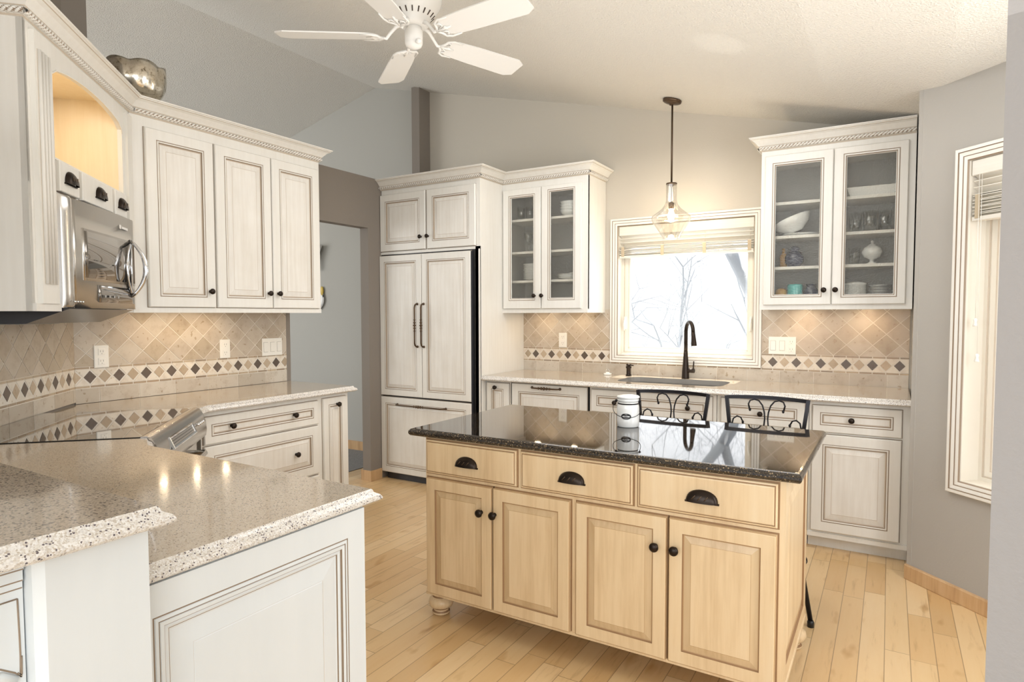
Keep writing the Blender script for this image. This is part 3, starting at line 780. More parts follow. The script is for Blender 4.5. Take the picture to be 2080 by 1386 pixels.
def bulge(sa, sb, z0, z1, base, h, name, parent, m):
    mb = MB(); n = 18; vs = []
    zs_ = [z0, z0 + .012] + [z0 + .012 + (z1 - z0 - .024) * j / 8 for j in range(1, 8)] + [z1 - .012, z1]
    for i in range(n + 1):
        s = sa + (sb - sa) * i / n; q = sin(pi * i / n) ** .6
        for j, z in enumerate(zs_):
            e = .6 if j in (0, len(zs_) - 1) else 1
            vs.append(D.p(-s, z, base + (mt(s) - base) * .0 + h * q * e + (mt(s) - TF) * .6))
    c = len(zs_); fs = [(i * c + j, (i + 1) * c + j, (i + 1) * c + j + 1, i * c + j + 1) for i in range(n) for j in range(c - 1)]
    mb.add(vs, fs, 0, True); return mb.build(name, m, parent)
bulge(.992, .905, 1.414, MT - .002, TF + .004, .022, 'side_column', r, 'steel')
dr = curved(.902, ms0, 1.414, MT - .003, 0, 'steel', 'door', r, 26)
curved(.830, .270, 1.528, 1.742, .0012, 'steel', 'window_surround', dr, 20, .002)
curved(.815, .280, 1.540, 1.732, .0022, 'mirror', 'window', dr, 20, .002)
curved(.705, .300, 1.440, 1.512, .0022, 'mirror', 'control_display', dr, 14, .002)
for i in range(6):
    mb = MB(); mb.box(D, -.665 + .052 * i, -.665 + .052 * i + .014, 1.462, 1.472, mt(.5) + .002, mt(.5) + .0032, 0); mb.build('touch_key', 'greyd', dr)
bd = MB(); bd.box(D, -.470, -.447, 1.787, 1.805, mt(.45) + .0005, mt(.45) + .003); bd.box(D, -.440, -.360, 1.789, 1.800, mt(.4) + .0005, mt(.4) + .002); bd.build('maker_badge', 'chrome', dr)
mb = MB()   # almond-shaped loop handle
def hp(t, side): # t -1..1 along height
    return D.p(-.335 - side * .0, 1.610 + t * .135, mt(.33) + .006 + .062 * (1 - t * t))
mb.tube([hp(-1 + 2 * i / 16, 0) for i in range(17)], [.007 + .006 * (1 - abs(-1 + 2 * i / 16)) for i in range(17)], 12)
mb.tube([D.p(-.335 - .062 * (1 - t * t) ** .8, 1.610 + t * .125, mt(.36) + .006) for t in [-1 + 2 * i / 16 for i in range(17)]], .006, 10)
mb.tube([D.p(-.335, 1.47, mt(.33) + .004), D.p(-.335, 1.75, mt(.33) + .004)], .005, 10)
mb.build('handle', 'chrome', r)
mb = MB(); V = [D.p(-ms1 + .01, 1.4105, TF + .035), D.p(-ms0 - .01, 1.4105, TF + .035), D.p(-ms0 - .01, 1.352, .22), D.p(-ms1 + .01, 1.352, .22), D.p(-ms0 - .01, 1.352, .012), D.p(-ms1 + .01, 1.352, .012), D.p(-ms0 - .01, 1.4105, .012), D.p(-ms1 + .01, 1.4105, .012)]
mb.add(V, [(0, 1, 2, 3), (3, 2, 4, 5), (5, 4, 6, 7), (0, 7, 6, 1), (1, 6, 4, 2), (0, 3, 5, 7)], 0)
mb.build('vent_underside', 'dgrey', r)
mb = MB()
for i in range(5): mb.box(D, -.94, -.60, 1.349, 1.352, .05 + i * .03, .062 + i * .03)
mb.build('filter_grille', 'greyd', r)
mb = MB()
for i in range(4): mb.ball(D.p(-.955 + i * .024, 1.438, TF + .045), .0045, 10)
mb.build('button', 'chrome', r)

# ================================================================== BOWL ON TOP
bc = Vector((.185, -2.765, CT - .002))
r = None
def lob(a, h): return 1 + .055 * abs(cos(3.0 * a + .4)) * min(1, max(0, (h - .03) / .08)) - .02
G = Fr(bc, (1, 0, 0), (0, 1, 0), (0, 0, 1))
pr = [(1e-5, 0), (.04, .0), (.075, .012), (.105, .035), (.128, .065), (.142, .10), (.147, .135), (.147, .17), (.145, .205)]
mb = MB(); mb.lathe(G, pr + [(.139, .205), (.139, .17), (.137, .10), (.10, .045), (.05, .012), (1e-5, .01)], 72, 0, True, fn=lob, capb=False, capt=False)
# scalloped rim
for i, v in enumerate(mb.v):
    z = v.z - bc.z
    if z > .19:
        a = math.atan2(v.y - bc.y, v.x - bc.x); v.z += .016 * abs(cos(3.0 * a + .4)) - .006
solo(mb, 'mercury_glass_bowl', 'mercury', 'silvery mercury-glass bowl with scalloped rim on top of the wall cabinets', 'bowl', bc)

# ================================================================== RANGE
s0, s1 = .385, 1.150
r = thing('range', 'stainless steel slide-in range with black glass cooktop set across the corner', 'range', D.p(-.77, 0, .35))
mb = MB(); mb.box(D, -s1 + .003, -s0 - .003, .10, .905, .02, .63, 0); mb.build('body', 'steelh', r)
mb = MB(); mb.rings(Fr(D.p(0, .905, 0), D.u, D.w, (0, 0, 1)), -s1, -s0, .012, .655, [(0, 0, 0), (0, .018, 0), (.004, .022, 0)], True, 1); mb.build('cooktop', ['black', 'blackglass'], r)
# curved control fascia
mb = MB(); prof = [(.655, .928), (.672, .930), (.690, .922), (.706, .895), (.716, .86), (.720, .82), (.716, .79), (.700, .78), (.64, .78), (.64, .905), (.655, .928)]
vs = []
for u in (-s1 - .002, -s0 + .002): vs += [D.p(u, z, t) for t, z in prof]
n = len(prof); mb.add(vs, [(i, i + 1, n + i + 1, n + i) for i in range(n - 1)], 0, True); mb.add(vs[:n - 1], [tuple(range(n - 1))], 0); mb.add(vs[n:2 * n - 1], [tuple(range(n - 1))], 0)
mb.build('control_fascia', 'steelh', r)
# tilted display in the fascia
fd = (Vector((0, 0, 0)) + D.w * (.716 - .692) + Vector((0, 0, .86 - .918))).normalized(); nn = D.u.cross(fd) * -1
nn = (D.w * .90 + Vector((0, 0, .38))).normalized(); vv = D.u.cross(nn) * -1
if vv.z < 0: vv = -vv
FF = Fr(D.p(0, .868, .7155), D.u, vv, nn)
mb = MB(); mb.rings(FF, -.990, -.620, -.027, .027, [(0, -.004, 0), (0, .004, 0), (.004, .006, 0), (.010, .004, 0), (.011, .0015, 1)], True, 1); dd = mb.build('control_display', ['chrome', 'steelh'], r)
mb = MB()
for i in range(4): mb.box(FF, -.970, -.640, -.018 + .011 * i, -.0162 + .011 * i, .0015, .0028)
mb.build('display_line', 'dgrey', dd)
mb = MB()
for i in range(4): mb.lathe(Fr(FF.p(-.55 + .032 * i, 0, .002), FF.u, FF.v, FF.w), [(.007, 0), (.007, .006), (.004, .008)], 12)
mb.build('button', 'chrome', r)
FO = diag(.635)
mb = MB(); mb.rings(FO, -s1 + .006, -s0 - .006, .20, .765, [(0, 0, 0), (0, .035, 0), (.006, .04, 0), (.07, .04, 0), (.075, .037, 1)], True, 1); od = mb.build('oven_door', ['steelh', 'blackglass'], r)
mb = MB(); mb.tube([FO.p(-1.10, .715, .04), FO.p(-1.10, .715, .085), FO.p(-1.07, .715, .092), FO.p(-.46, .715, .092), FO.p(-.43, .715, .085), FO.p(-.43, .715, .04)], .011, 12); mb.build('handle', 'steel', od)
mb = MB(); mb.box(FO, -s1 + .006, -s0 - .006, .105, .19, 0, .035); mb.build('drawer', 'steelh', r)
mb = MB(); mb.box(D, -s1 + .03, -s0 - .03, 0, .10, .06, .58); mb.build('base', 'black', r)

# ================================================================== LEFT BASE CABINET + COUNTER
WM = ['cream', 'glaze', 'creamp', 'glazel']
r = thing('drawer_cabinet', 'cream glazed base cabinet with wide drawers and a narrow pull-out beside the range', 'cabinet', (.3, -2.1, 0))
mb = MB(); F = left(.592)
mb.box(WORLD, .004, .592, -2.70, -1.655, .10, .876, 0); mb.box(WORLD, .004, .53, -2.70, -1.665, 0, .10, 0)
mb.box(WORLD, .592, .5925, -2.69, -1.66, .11, .872, 0)
mb.build('carcass', WM, r)
door('drawer', F, -2.690, -1.918, .700, .846, r, WM, [(-2.532, .782), (-2.110, .782)], .018, .040, .0)
door('drawer', F, -2.690, -1.918, .386, .688, r, WM, [(-2.532, .540), (-2.100, .540)], .018, .052, .02)
door('drawer', F, -2.690, -1.918, .115, .374, r, WM, [(-2.532, .245), (-2.100, .245)], .018, .052, .02)
mb = MB(); u0, u1 = -1.878, -1.680
d_ = door('pull_out', F, u0, u1, .115, .852, r, WM, (-1.765, .806), .018, .042, .012)
poly = [(.002, -1.632), (.002, -3.02), (.285, -3.30), (D.p(-s0 + .004, 0, .648).x, D.p(-s0 + .004, 0, .648).y), (.645, -2.76), (.640, -1.632)]
poly = [(.006, -3.012), (D.p(-s0 + .006, 0, .006).x, D.p(-s0 + .006, 0, .006).y), (D.p(-s0 + .006, 0, .66).x, D.p(-s0 + .006, 0, .66).y), (.640, -2.70), (.634, -1.645), (.006, -1.645)]
mb = slab(poly, .914, OG, None, [False, False, True, True, True, False])
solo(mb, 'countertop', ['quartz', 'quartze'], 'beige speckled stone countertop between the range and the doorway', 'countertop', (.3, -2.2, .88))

# ================================================================== PENINSULA
PZ = .924
g0 = D.p(-s1 - .006, 0, .006); g1 = D.p(-s1 - .006, 0, .675)
poly = [(g0.x, g0.y), (D.p(-1.60, 0, .006).x, D.p(-1.60, 0, .006).y), (1.20, -4.075), (2.507, -4.075), (2.507, -3.447), (1.43, -3.436), (g1.x, g1.y)]
mb = slab(poly, PZ, OG, None, [False, False, False, True, True, True, False])
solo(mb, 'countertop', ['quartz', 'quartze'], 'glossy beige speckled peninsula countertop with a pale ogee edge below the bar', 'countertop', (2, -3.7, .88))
PM = ['white', 'glaze', 'white', 'glazel']
r = thing('peninsula_cabinet', 'white peninsula cabinet ending in a large raised panel with dark glazed grooves', 'cabinet', (2.0, -3.8, 0))
mb = MB(); mb.box(WORLD, 1.40, 2.498, -4.078, -3.487, .0, PZ - .037, 0); mb.build('carcass', PM, r)
F = left(2.498); mb = MB()
a, b, c, d = -4.035, -3.545, .12, .824
mb.rings(F, -4.078, -3.4868, .0, PZ - .037, [(0, 0, 0), (0, .022, 0)], False)
k = [(-4.078, -3.4868, 0, PZ - .037), (a, b, c, d)]
def rr(i): return (a + i, b - i, c + i, d - i)
rects = [((-4.078, -3.4868, 0.0, PZ - .037), .022, 0), (rr(0), .022, 0), (rr(.0003), .0212, 1), (rr(.0032), .0212, 1), (rr(.0045), .0235, 0), (rr(.010), .0240, 0), (rr(.0103), .0225, 1), (rr(.0125), .0225, 1), (rr(.0135), .0245, 0), (rr(.021), .0235, 0), (rr(.0215), .0200, 1), (rr(.0240), .0190, 1), (rr(.028), .0195, 0), (rr(.032), .0175, 0), (rr(.0323), .0155, 1), (rr(.0345), .0150, 1), (rr(.038), .0140, 0), (rr(.080), .0185, 0), (rr(.0805), .0182, 3), (rr(.083), .0190, 0)]
kk = len(mb.v)
for (p, q, s_, t_), w, m_ in rects: mb.v += [F.p(p, s_, w), F.p(q, s_, w), F.p(q, t_, w), F.p(p, t_, w)]
for i in range(1, len(rects)):
    for q in range(4):
        q2 = (q + 1) % 4; A, B = kk + 4 * (i - 1), kk + 4 * i
        mb.f.append([A + q, A + q2, B + q2, B + q]); mb.m.append(rects[i][2]); mb.sm.append(False); mb.tint.append(None)
A = kk + 4 * (len(rects) - 1); mb.f.append([A, A + 1, A + 2, A + 3]); mb.m.append(0); mb.sm.append(False); mb.tint.append(None)
mb.build('end_panel', PM, r)
# raised bar: knee wall, corbel, top
r = thing('bar_wall', 'smooth white end of the raised bar wall next to the peninsula panel', 'bar wall', (1.9, -4.16, 0))
mb = MB(); mb.plate(flat(0), [(1.15, -4.247), (2.586, -4.247), (2.600, -4.235), (2.600, -4.082), (1.15, -4.082)], [], 0, 1.029, 0); mb.build('panel', ['white'], r)
r = thing('corbel', 'carved white corbel with recessed curved panel bracing the overhanging bar top', 'corbel', (2.53, -4.25, .5))
# side profile in (y, z): deep at the top, sweeping back to the wall
def arc(c, ra, a0, a1, n=12, rb=None): rb = rb or ra; return [(c[0] + ra * cos(radians(a0 + (a1 - a0) * i / n)), c[1] + rb * sin(radians(a0 + (a1 - a0) * i / n))) for i in range(n + 1)]
FC = left(2.500)
prof = [(-4.249, .42), (-4.249, 1.028), (-4.560, 1.028)] + [(-4.560, .985), (-4.535, .965)] + arc((-4.565, .44), .30, 88, 4, 14, .50)
mb = MB(); mb.plate(FC, prof, [], 0, .060, 0)
for i, (z0, z1, o, y1) in enumerate(((1.004, 1.028, .010, -4.570), (.986, 1.004, .006, -4.562), (.974, .986, .003, -4.555))):
    mb.box(WORLD, 2.488, 2.560 + o, y1, -4.2505 - .0, z0, z1, 0); mb.box(WORLD, 2.560 + o, 2.5602 + o, y1, -4.251, z0, z0 + .002, 1)
mb.build('bracket', ['white', 'glaze'], r)
# recess in the side face
pr_ = [(-4.2565, .959), (-4.2555, .90), (-4.2550, .838), (-4.263, .848), (-4.281, .862), (-4.31, .873), (-4.36, .880), (-4.42, .873), (-4.46, .858), (-4.462, .959)]
mb = MB(); mb.plate(FC, pr_, [], .060, .0603, 2)
cl = pr_ + [pr_[0]]
mb.tube([FC.p(a_, b_, .0603) for a_, b_ in cl], .0013, 6, 1)
mb.tube([FC.p(a_, b_, .0600) for a_, b_ in ((-4.2545, .870), (-4.2552, .842), (-4.260, .846))], .0022, 6, 1)
arc_c = pr_[3:9]
for dz, rr2, mm in ((-.012, .0075, 0), (-.0215, .0012, 1), (-.034, .0065, 0)):
    mb.tube([FC.p(a_, b_ + dz, .060) for a_, b_ in arc_c], rr2, 8, mm)
mb.build('recessed_panel', ['white', 'glaze', 'white'], r)
mb = slab([(1.22, -4.60), (2.630, -4.60), (2.630, -4.083), (1.22, -4.083)], 1.066, OG, None, [True, True, True, False])
solo(mb, 'raised_countertop', ['quartzb', 'quartze'], 'raised beige speckled stone bar top above the carved corbel', 'bar top', (1.9, -4.3, 1.03))

# ================================================================== FRIDGE AND ITS SURROUND
r = thing('refrigerator', 'cream panel-ready french door refrigerator with turned bronze handles', 'refrigerator', (.46, -.4, 0))
mb = MB(); mb.box(WORLD, .006, .985, -.672, -.03, .05, 1.885, 0); mb.build('body', ['black'], r)
mb = MB(); mb.box(WORLD, .04, .95, -.66, -.60, .0, .05, 0); mb.build('base_grille', ['dgrey'], r)
F = back(-.674)
for (a, b, hx) in ((.002, .443, .405), (.449, .925, .470)):
    dd = door('door', F, a, b, .712, 1.872, r, CM, None, .021, .050, .020)
    bar_handle(Fr(F.p(0, 0, .021), F.u, F.v, F.w), hx, 1.298, .345, True, dd)
dd = door('freezer_drawer', F, .002, .927, .060, .696, r, CM, None, .021, .050, .02)
bar_handle(Fr(F.p(0, 0, .021), F.u, F.v, F.w), .435, .640, .50, False, dd)
mb = MB(); mb.box(WORLD, .927, .935, -.69, -.672, .06, 1.87, 0); mb.build('door_gasket', 'dgrey', r)

r = thing('fridge_cabinet', 'cream cabinet with two square doors and a tall side panel framing the refrigerator', 'cabinet', (.5, -.35, 0))
CF = 2.502
mb = MB(); mb.box(WORLD, .965, .9985, -.668, -.004, 0, CF - .004, 0)
mb.box(WORLD, .006, .965, -.664, -.004, 1.892, CF - .004, 0); mb.box(WORLD, .0, .9985, -.672, -.664, 1.885, 1.905, 0)
mb.box(WORLD, .958, .9985, -.672, -.66, 0, 1.905, 0)
mb.build('carcass', WM, r)
F = back(-.665)
door('door', F, .004, .480, 1.911, 2.376, r, CM, (.440, 2.009), .020, .056, .026); door('door', F, .497, .962, 1.911, 2.376, r, CM, (.512, 2.009), .020, .056, .026)
crown([(.002, -.668), (.9985, -.668), (.9985, -.43)], CF, r)

# ================================================================== GLASS CABINETS
def glass_cabinet(name, label, x0, x1, yf, zb, zt, doors, shelves, root_loc):
    r = thing(name, label, 'cabinet', root_loc); mb = MB(); T = .018
    mb.box(WORLD, x0, x0 + T, yf, -.004, zb, zt, 0); mb.box(WORLD, x1 - T, x1, yf, -.004, zb, zt, 0)
    mb.box(WORLD, x0 + T, x1 - T, yf, -.004, zt - .145, zt, 0); mb.box(WORLD, x0 + T, x1 - T, yf, -.004, zb, zb + .035, 0)
    mb.box(WORLD, x0 + T, x1 - T, -.012, -.004, zb + .035, zt - .145, 2); mb.box(WORLD, x0 + T, x0 + T + .001, yf + .03, -.012, zb + .035, zt - .145, 2); mb.box(WORLD, x1 - T - .001, x1 - T, yf + .03, -.012, zb + .035, zt - .145, 2)
    mb.box(WORLD, x0, x0 + .02, yf + .02, -.004, zb - .028, zb + .0, 0); mb.box(WORLD, x1 - .02, x1, yf + .02, -.004, zb - .028, zb + .0, 0)
    mb.box(WORLD, x0, x1, yf - .006, yf + .02, zb - .028, zb + .004, 0)
    us = sorted([x0 + T, x1 - T] + [q for d in doors for q in d[:2]])
    # face frame stiles
    mb.box(WORLD, x0, doors[0][0] + .012, yf - .001, yf + .02, zb, zt, 0); mb.box(WORLD, doors[1][1] - .012, x1, yf - .001, yf + .02, zb, zt, 0)
    mb.box(WORLD, doors[0][1] - .012, doors[1][0] + .012, yf - .001, yf + .02, zb, zt - .1, 0)
    mb.build('carcass', ['cream', 'creamp', 'inside'], r)
    for z in shelves:
        m_ = MB(); m_.box(WORLD, x0 + T + .001, x1 - T - .001, yf + .035, -.013, z - .018, z, 0); m_.build('shelf', 'creamp', r)
    F = back(yf)
    for (a, b, v0, v1, g, k) in doors: glass_door(F, a, b, v0, v1, g, r, k)
    return r
YL = -.338
rl = glass_cabinet('glass_cabinet', 'cream two-door glass cabinet joined to the fridge surround', .9985, 1.742, YL, 1.425, CF - .004,
    [(1.010, 1.350, 1.430, 2.368, (1.082, 1.281, 1.513, 2.300), (1.300, 1.530)), (1.357, 1.694, 1.430, 2.368, (1.432, 1.622, 1.513, 2.318), (1.366, 1.530))], (2.140, 1.884, 1.655), (1.37, -.17, 1.40))
crown([(.9985, -.43), (.9985, YL), (1.742, YL), (1.742, -.004)], CF, rl)
YR = -.330
rr_ = glass_cabinet('glass_cabinet', 'cream glass cabinet', 2.947, 3.783, YR, 1.440, CF + .001,
    [(2.972, 3.360, 1.442, 2.386, (3.036, 3.290, 1.508, 2.318), (3.322, 1.531)), (3.366, 3.748, 1.442, 2.386, (3.434, 3.686, 1.503, 2.326), (3.385, 1.531))], (2.098, 1.884, 1.687), (3.36, -.17, 1.42))
rr_['label'] = 'cream two-door glass cabinet between the sink window and the bay wall'
crown([(2.947, -.004), (2.947, YR), (3.781, YR)], CF + .003, rr_)

# ------------------------------------------------------------------ dishes
def up(x, y, z): return Fr((x, y, z), (1, 0, 0), (0, 1, 0), (0, 0, 1))
def lobj(name, x, y, z, prof, mat, label, cat, group=None, seg=28, fn=None):
    mb = MB(); mb.lathe(up(x, y, z + .0005), prof, seg, fn=fn, capb=True, capt=False); return solo(mb, name, mat, label, cat, (x, y, z), group)
def plates(x, y, z, n, r_, label, group, step=.011):
    for i in range(n):
        lobj('plate', x + .002 * (i % 2), y, z + i * step, [(1e-5, 0), (r_ * .55, 0), (r_ * .62, .004), (r_, .016), (r_, .018), (r_ * .6, .008), (1e-5, .006)], 'porcelain', label, 'plate', group)
def bowlp(R_, h): return [(1e-5, 0), (R_ * .4, 0), (R_ * .45, .005), (R_ * .8, h * .45), (R_, h), (R_ * .97, h), (R_ * .76, h * .48), (R_ * .38, .010), (1e-5, .009)]
TG = [(1e-5, 0), (.026, 0), (.033, .11), (.031, .11), (.025, .006), (1e-5, .006)]
for i, x in enumerate((1.100, 1.170, 1.235)): lobj('drinking_glass', x, -.22 + .02 * (i % 2), 2.140, TG, 'tumbler', 'clear tumbler on the top shelf of the cabinet joined to the fridge', 'glass', 'tumblers on the top shelf')
lobj('cup', 1.290, -.20, 2.140, [(1e-5, 0), (.025, 0), (.036, .055), (.034, .055), (.024, .006), (1e-5, .006)], 'porcelain', 'small white cup beside the tumblers on the top shelf', 'cup')
for i in range(4): lobj('bowl', 1.530, -.19, 2.140 + i * .022, bowlp(.088, .05), 'porcelain', 'white bowl in the stack at the top of the cabinet joined to the fridge', 'bowl', 'stacked white bowls')
G_ = [(1e-5, 0), (.033, 0), (.033, .003), (.005, .008), (.004, .07), (.02, .085), (.034, .12), (.034, .16), (.032, .16), (.03, .12), (.01, .09), (1e-5, .088)]
lobj('wine_glass', 1.150, -.19, 1.884, G_, 'tumbler', 'clear stemmed glass standing on the second shelf', 'glass')
lobj('decanter', 1.165, -.11, 1.884, [(1e-5, 0), (.05, 0), (.052, .05), (.035, .07), (.015, .085), (.014, .13), (.022, .14), (.022, .145)], 'greyd', 'small grey glass decanter behind the stemmed glass', 'decanter')
plates(1.220, -.19, 1.655, 11, .105, 'white dinner plate in the tall stack on the third shelf', 'dinner plates in the tall stack', .0115)
plates(1.530, -.20, 1.655, 3, .10, 'white side plate in the short stack behind the pane with the cup', 'side plates in the short stack', .012)
lobj('saucer', 1.600, -.25, 1.692, [(1e-5, 0), (.03, 0), (.06, .010), (.058, .012), (1e-5, .004)], 'porcelain', 'small white saucer lying on the short plate stack', 'saucer')
mb = MB(); mb.rings(flat(0), 1.45, 1.66, -.27, -.09, [(0, 1.4605, 0), (0, 1.488, 0), (.004, 1.488, 0), (.010, 1.466, 0)]); solo(mb, 'baking_tray', 'dgrey', 'dark rectangular tray at the bottom of the cabinet joined to the fridge', 'tray', (1.55, -.18, 1.46))
# cabinet beside the bay wall
mb = MB(); mb.rings(flat(0), 3.43, 3.70, -.27, -.08, [(.02, 2.0985, 0), (0, 2.155, 0), (.006, 2.157, 0), (.012, 2.15, 0), (.028, 2.105, 0)]); solo(mb, 'casserole_dish', 'porcelain', 'white rectangular dish on the top shelf near the bay wall', 'dish', (3.56, -.17, 2.098))
mb = MB(); Ft = Fr((3.125, -.19, 1.886 + .052), (.92, 0, .38), (0, 1, 0), (-.38, 0, .92)); mb.lathe(Ft, [(1e-5, -.04), (.045, -.04), (.05, -.034), (.10, .0), (.125, .045), (.122, .047), (.095, .006), (.045, -.03), (1e-5, -.031)], 30, capb=True, capt=False)
lo = min(v.z for v in mb.v)
for v in mb.v: v.z += 1.899 - lo
solo(mb, 'serving_bowl', 'porcelain', 'large white bowl tilted on a plate on the second shelf', 'bowl', (3.125, -.19, 1.90))
lobj('plate', 3.170, -.18, 1.884, [(1e-5, 0), (.06, 0), (.115, .013), (.114, .015), (1e-5, .006)], 'porcelain', 'white plate under the tilted serving bowl', 'plate')
for i, x in enumerate((3.475, 3.555, 3.635)): lobj('glare_glass', x, -.16 - .03 * (i % 2), 1.884, [(1e-5, 0), (.03, 0), (.034, .06), (.036, .13), (.033, .13), (.028, .01), (1e-5, .009)], 'tumbler', 'crystal glass added for the silvery glare on the second shelf near the bay wall', 'glass', 'glasses added for the glare', fn=lambda a, h: 1 + .04 * cos(12 * a))  # added glasses standing in for a glittery reflection on the pane
lobj('ginger_jar', 3.130, -.17, 1.687, [(1e-5, 0), (.035, 0), (.055, .03), (.058, .065), (.045, .095), (.028, .105), (.028, .115), (.036, .12), (.02, .135), (1e-5, .14)], 'navy', 'dark blue rounded jar on the third shelf', 'jar')
lobj('bottle', 3.06, -.13, 1.687, [(1e-5, 0), (.022, 0), (.024, .08), (.010, .10), (.009, .13), (1e-5, .131)], 'amber', 'small amber bottle beside the dark blue jar', 'bottle')
lobj('sugar_bowl', 3.570, -.18, 1.687, [(1e-5, 0), (.032, 0), (.030, .006), (.012, .016), (.012, .03), (.045, .048), (.058, .075), (.050, .10), (.035, .11), (.02, .122), (.006, .13), (.010, .142), (1e-5, .15)], 'porcelain', 'white footed sugar bowl with lid on the third shelf', 'bowl')
lobj('tumbler', 3.475, -.16, 1.687, TG, 'tumbler', 'clear tumbler beside the footed sugar bowl', 'glass')
lobj('mug', 3.140, -.19, 1.476, [(1e-5, 0), (.042, 0), (.046, .02), (.046, .09), (.043, .10), (.040, .10), (.040, .01), (1e-5, .008)], 'teal', 'teal green mug at the bottom of the cabinet', 'mug')
lobj('honey_pot', 3.055, -.17, 1.476, [(1e-5, 0), (.03, 0), (.038, .03), (.034, .065), (.02, .075), (1e-5, .078)], 'amber', 'amber pot to one side of the teal mug', 'pot')
lobj('jug', 3.235, -.18, 1.476, [(1e-5, 0), (.035, 0), (.045, .03), (.043, .06), (.028, .08), (.032, .10), (1e-5, .095)], 'navy', 'dark jug near the cabinet knobs beside the teal mug', 'jug')
lobj('canister', 3.485, -.19, 1.476, [(1e-5, 0), (.056, 0), (.062, .01), (.062, .085), (.066, .088), (.066, .096), (.03, .108), (1e-5, .11)], 'porcelain', 'white lidded canister at the bottom behind the glass', 'canister')
for i in range(4): lobj('bowl', 3.62, -.18, 1.476 + .017 * i, bowlp(.064, .035), 'greyd', 'small grey bowl in the stack beside the white canister', 'bowl', 'stacked grey bowls')

# ================================================================== BASE RUN UNDER THE WINDOW
F = back(-.592)
def carc(x0, x1, label, name='base_cabinet'):
    r = thing(name, label, 'cabinet', ((x0 + x1) / 2, -.3, 0)); mb = MB()
    mb.box(WORLD, x0, x1, -.592, -.004, .085, .876, 0); mb.box(WORLD, x0, x1, -.545, -.004, 0, .085, 0); mb.box(WORLD, x0, x1, -.600, -.592, .072, .098, 0)
    mb.build('carcass', ['white' if False else 'cream', 'glaze'], r); return r
r = carc(1.001, 1.222, 'narrow cream base cabinet with one slim door between fridge panel and dishwasher'); door('door', F, 1.012, 1.212, .112, .862, r, WM, (1.098, .828), .018, .045, .012)
r = thing('dishwasher', 'cream panelled dishwasher with a bronze bar handle', 'dishwasher', (1.55, -.3, 0))
mb = MB(); mb.box(WORLD, 1.228, 1.868, -.585, -.01, .10, .874, 0); mb.box(WORLD, 1.24, 1.85, -.54, -.02, 0, .1, 0); mb.build('body', 'black', r)
dd = door('door', F, 1.240, 1.855, .112, .868, r, WM, None, .018, .058, .02)
bar_handle(Fr(F.p(0, 0, .018), F.u, F.v, F.w), 1.532, .845, .23, False, dd, 'bronzeh', .032, .0055)
r = carc(1.874, 2.745, 'cream sink base cabinet with a long drawer front under the sink'); door('drawer_front', F, 1.890, 2.720, .705, .860, r, WM, [(2.07, .779), (2.571, .779)], .018, .040, 0)
door('door', F, 1.890, 2.303, .112, .690, r, WM, (2.27, .63)); door('door', F, 2.309, 2.720, .112, .690, r, WM, (2.34, .63))
r = carc(2.749, 3.276, 'cream base cabinet with single drawer between the sink base and bay-side cabinet'); door('drawer', F, 2.775, 3.255, .705, .860, r, WM, (3.010, .776), .018, .040, 0); door('door', F, 2.775, 3.255, .112, .690, r, WM, (3.22, .63))
r = carc(3.280, 3.783, 'cream base cabinet with one drawer over one door next to the bay wall'); door('drawer', F, 3.298, 3.745, .697, .852, r, WM, (3.500, .776), .018, .040, 0); door('door', F, 3.298, 3.745, .112, .682, r, WM, None)
# countertop with the sink cut-out
def rrect(x0, x1, y0, y1, rad, n=6):
    P = []
    for cx, cy, a0 in ((x1 - rad, y1 - rad, 0), (x0 + rad, y1 - rad, 90), (x0 + rad, y0 + rad, 180), (x1 - rad, y0 + rad, 270)):
        P += [(cx + rad * cos(radians(a0 + 90 * i / n)), cy + rad * sin(radians(a0 + 90 * i / n))) for i in range(n + 1)]
    return P
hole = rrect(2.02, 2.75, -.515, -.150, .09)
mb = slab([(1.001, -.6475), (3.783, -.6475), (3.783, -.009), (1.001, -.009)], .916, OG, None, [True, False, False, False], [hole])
solo(mb, 'countertop', ['quartz', 'quartze', 'sinkm'], 'beige speckled stone countertop with the sink, under the window', 'countertop', (2.4, -.3, .88))  # dark colour on the stone cut-out edge paints its shade
mb = MB(); ins = rrect(2.028, 2.742, -.507, -.158, .085); bt = rrect(2.05, 2.72, -.485, -.18, .08); c = len(ins)
mb.add([(a, b, .878) for a, b in ins] + [(a, b, .72) for a, b in bt], [(i, (i + 1) % c, c + (i + 1) % c, c + i) for i in range(c)] + [tuple(range(c, 2 * c))], 0, True)
mb.lathe(up(2.385, -.30, .7205), [(.045, 0), (.045, .002), (.02, .003)], 20, 1)
solo(mb, 'sink', ['sinkm', 'chrome'], 'dark undermount sink set in the counter below the window', 'sink', (2.38, -.33, .72))
# faucet
fx, fy = 2.405, -.085
r = thing('faucet', 'dark bronze gooseneck pull-down faucet behind the sink', 'faucet', (fx, fy, .916))
mb = MB(); mb.lathe(up(fx, fy, .916), [(.028, 0), (.027, .006), (.025, .05), (.021, .10), (.017, .16), (.0145, .20)], 20)
arc_ = [Vector((fx, fy, 1.10))] + [Vector((fx, fy, 1.20))] + [Vector((fx + (.052 - .052 * cos(radians(a_))) * .75, fy - (.052 - .052 * cos(radians(a_))) * .95, 1.255 + .072 * sin(radians(a_)))) for a_ in range(0, 181, 15)]
mb.tube(arc_, .0135, 14)
mb.build('spout', 'bronze', r)
e0 = arc_[-1]; mb = MB(); mb.tube([e0, e0 + Vector((.004, -.004, -.03)), e0 + Vector((.010, -.012, -.085)), e0 + Vector((.011, -.013, -.095))], [.0145, .015, .020, .019], 14); mb.build('spray_head', 'bronze', r)
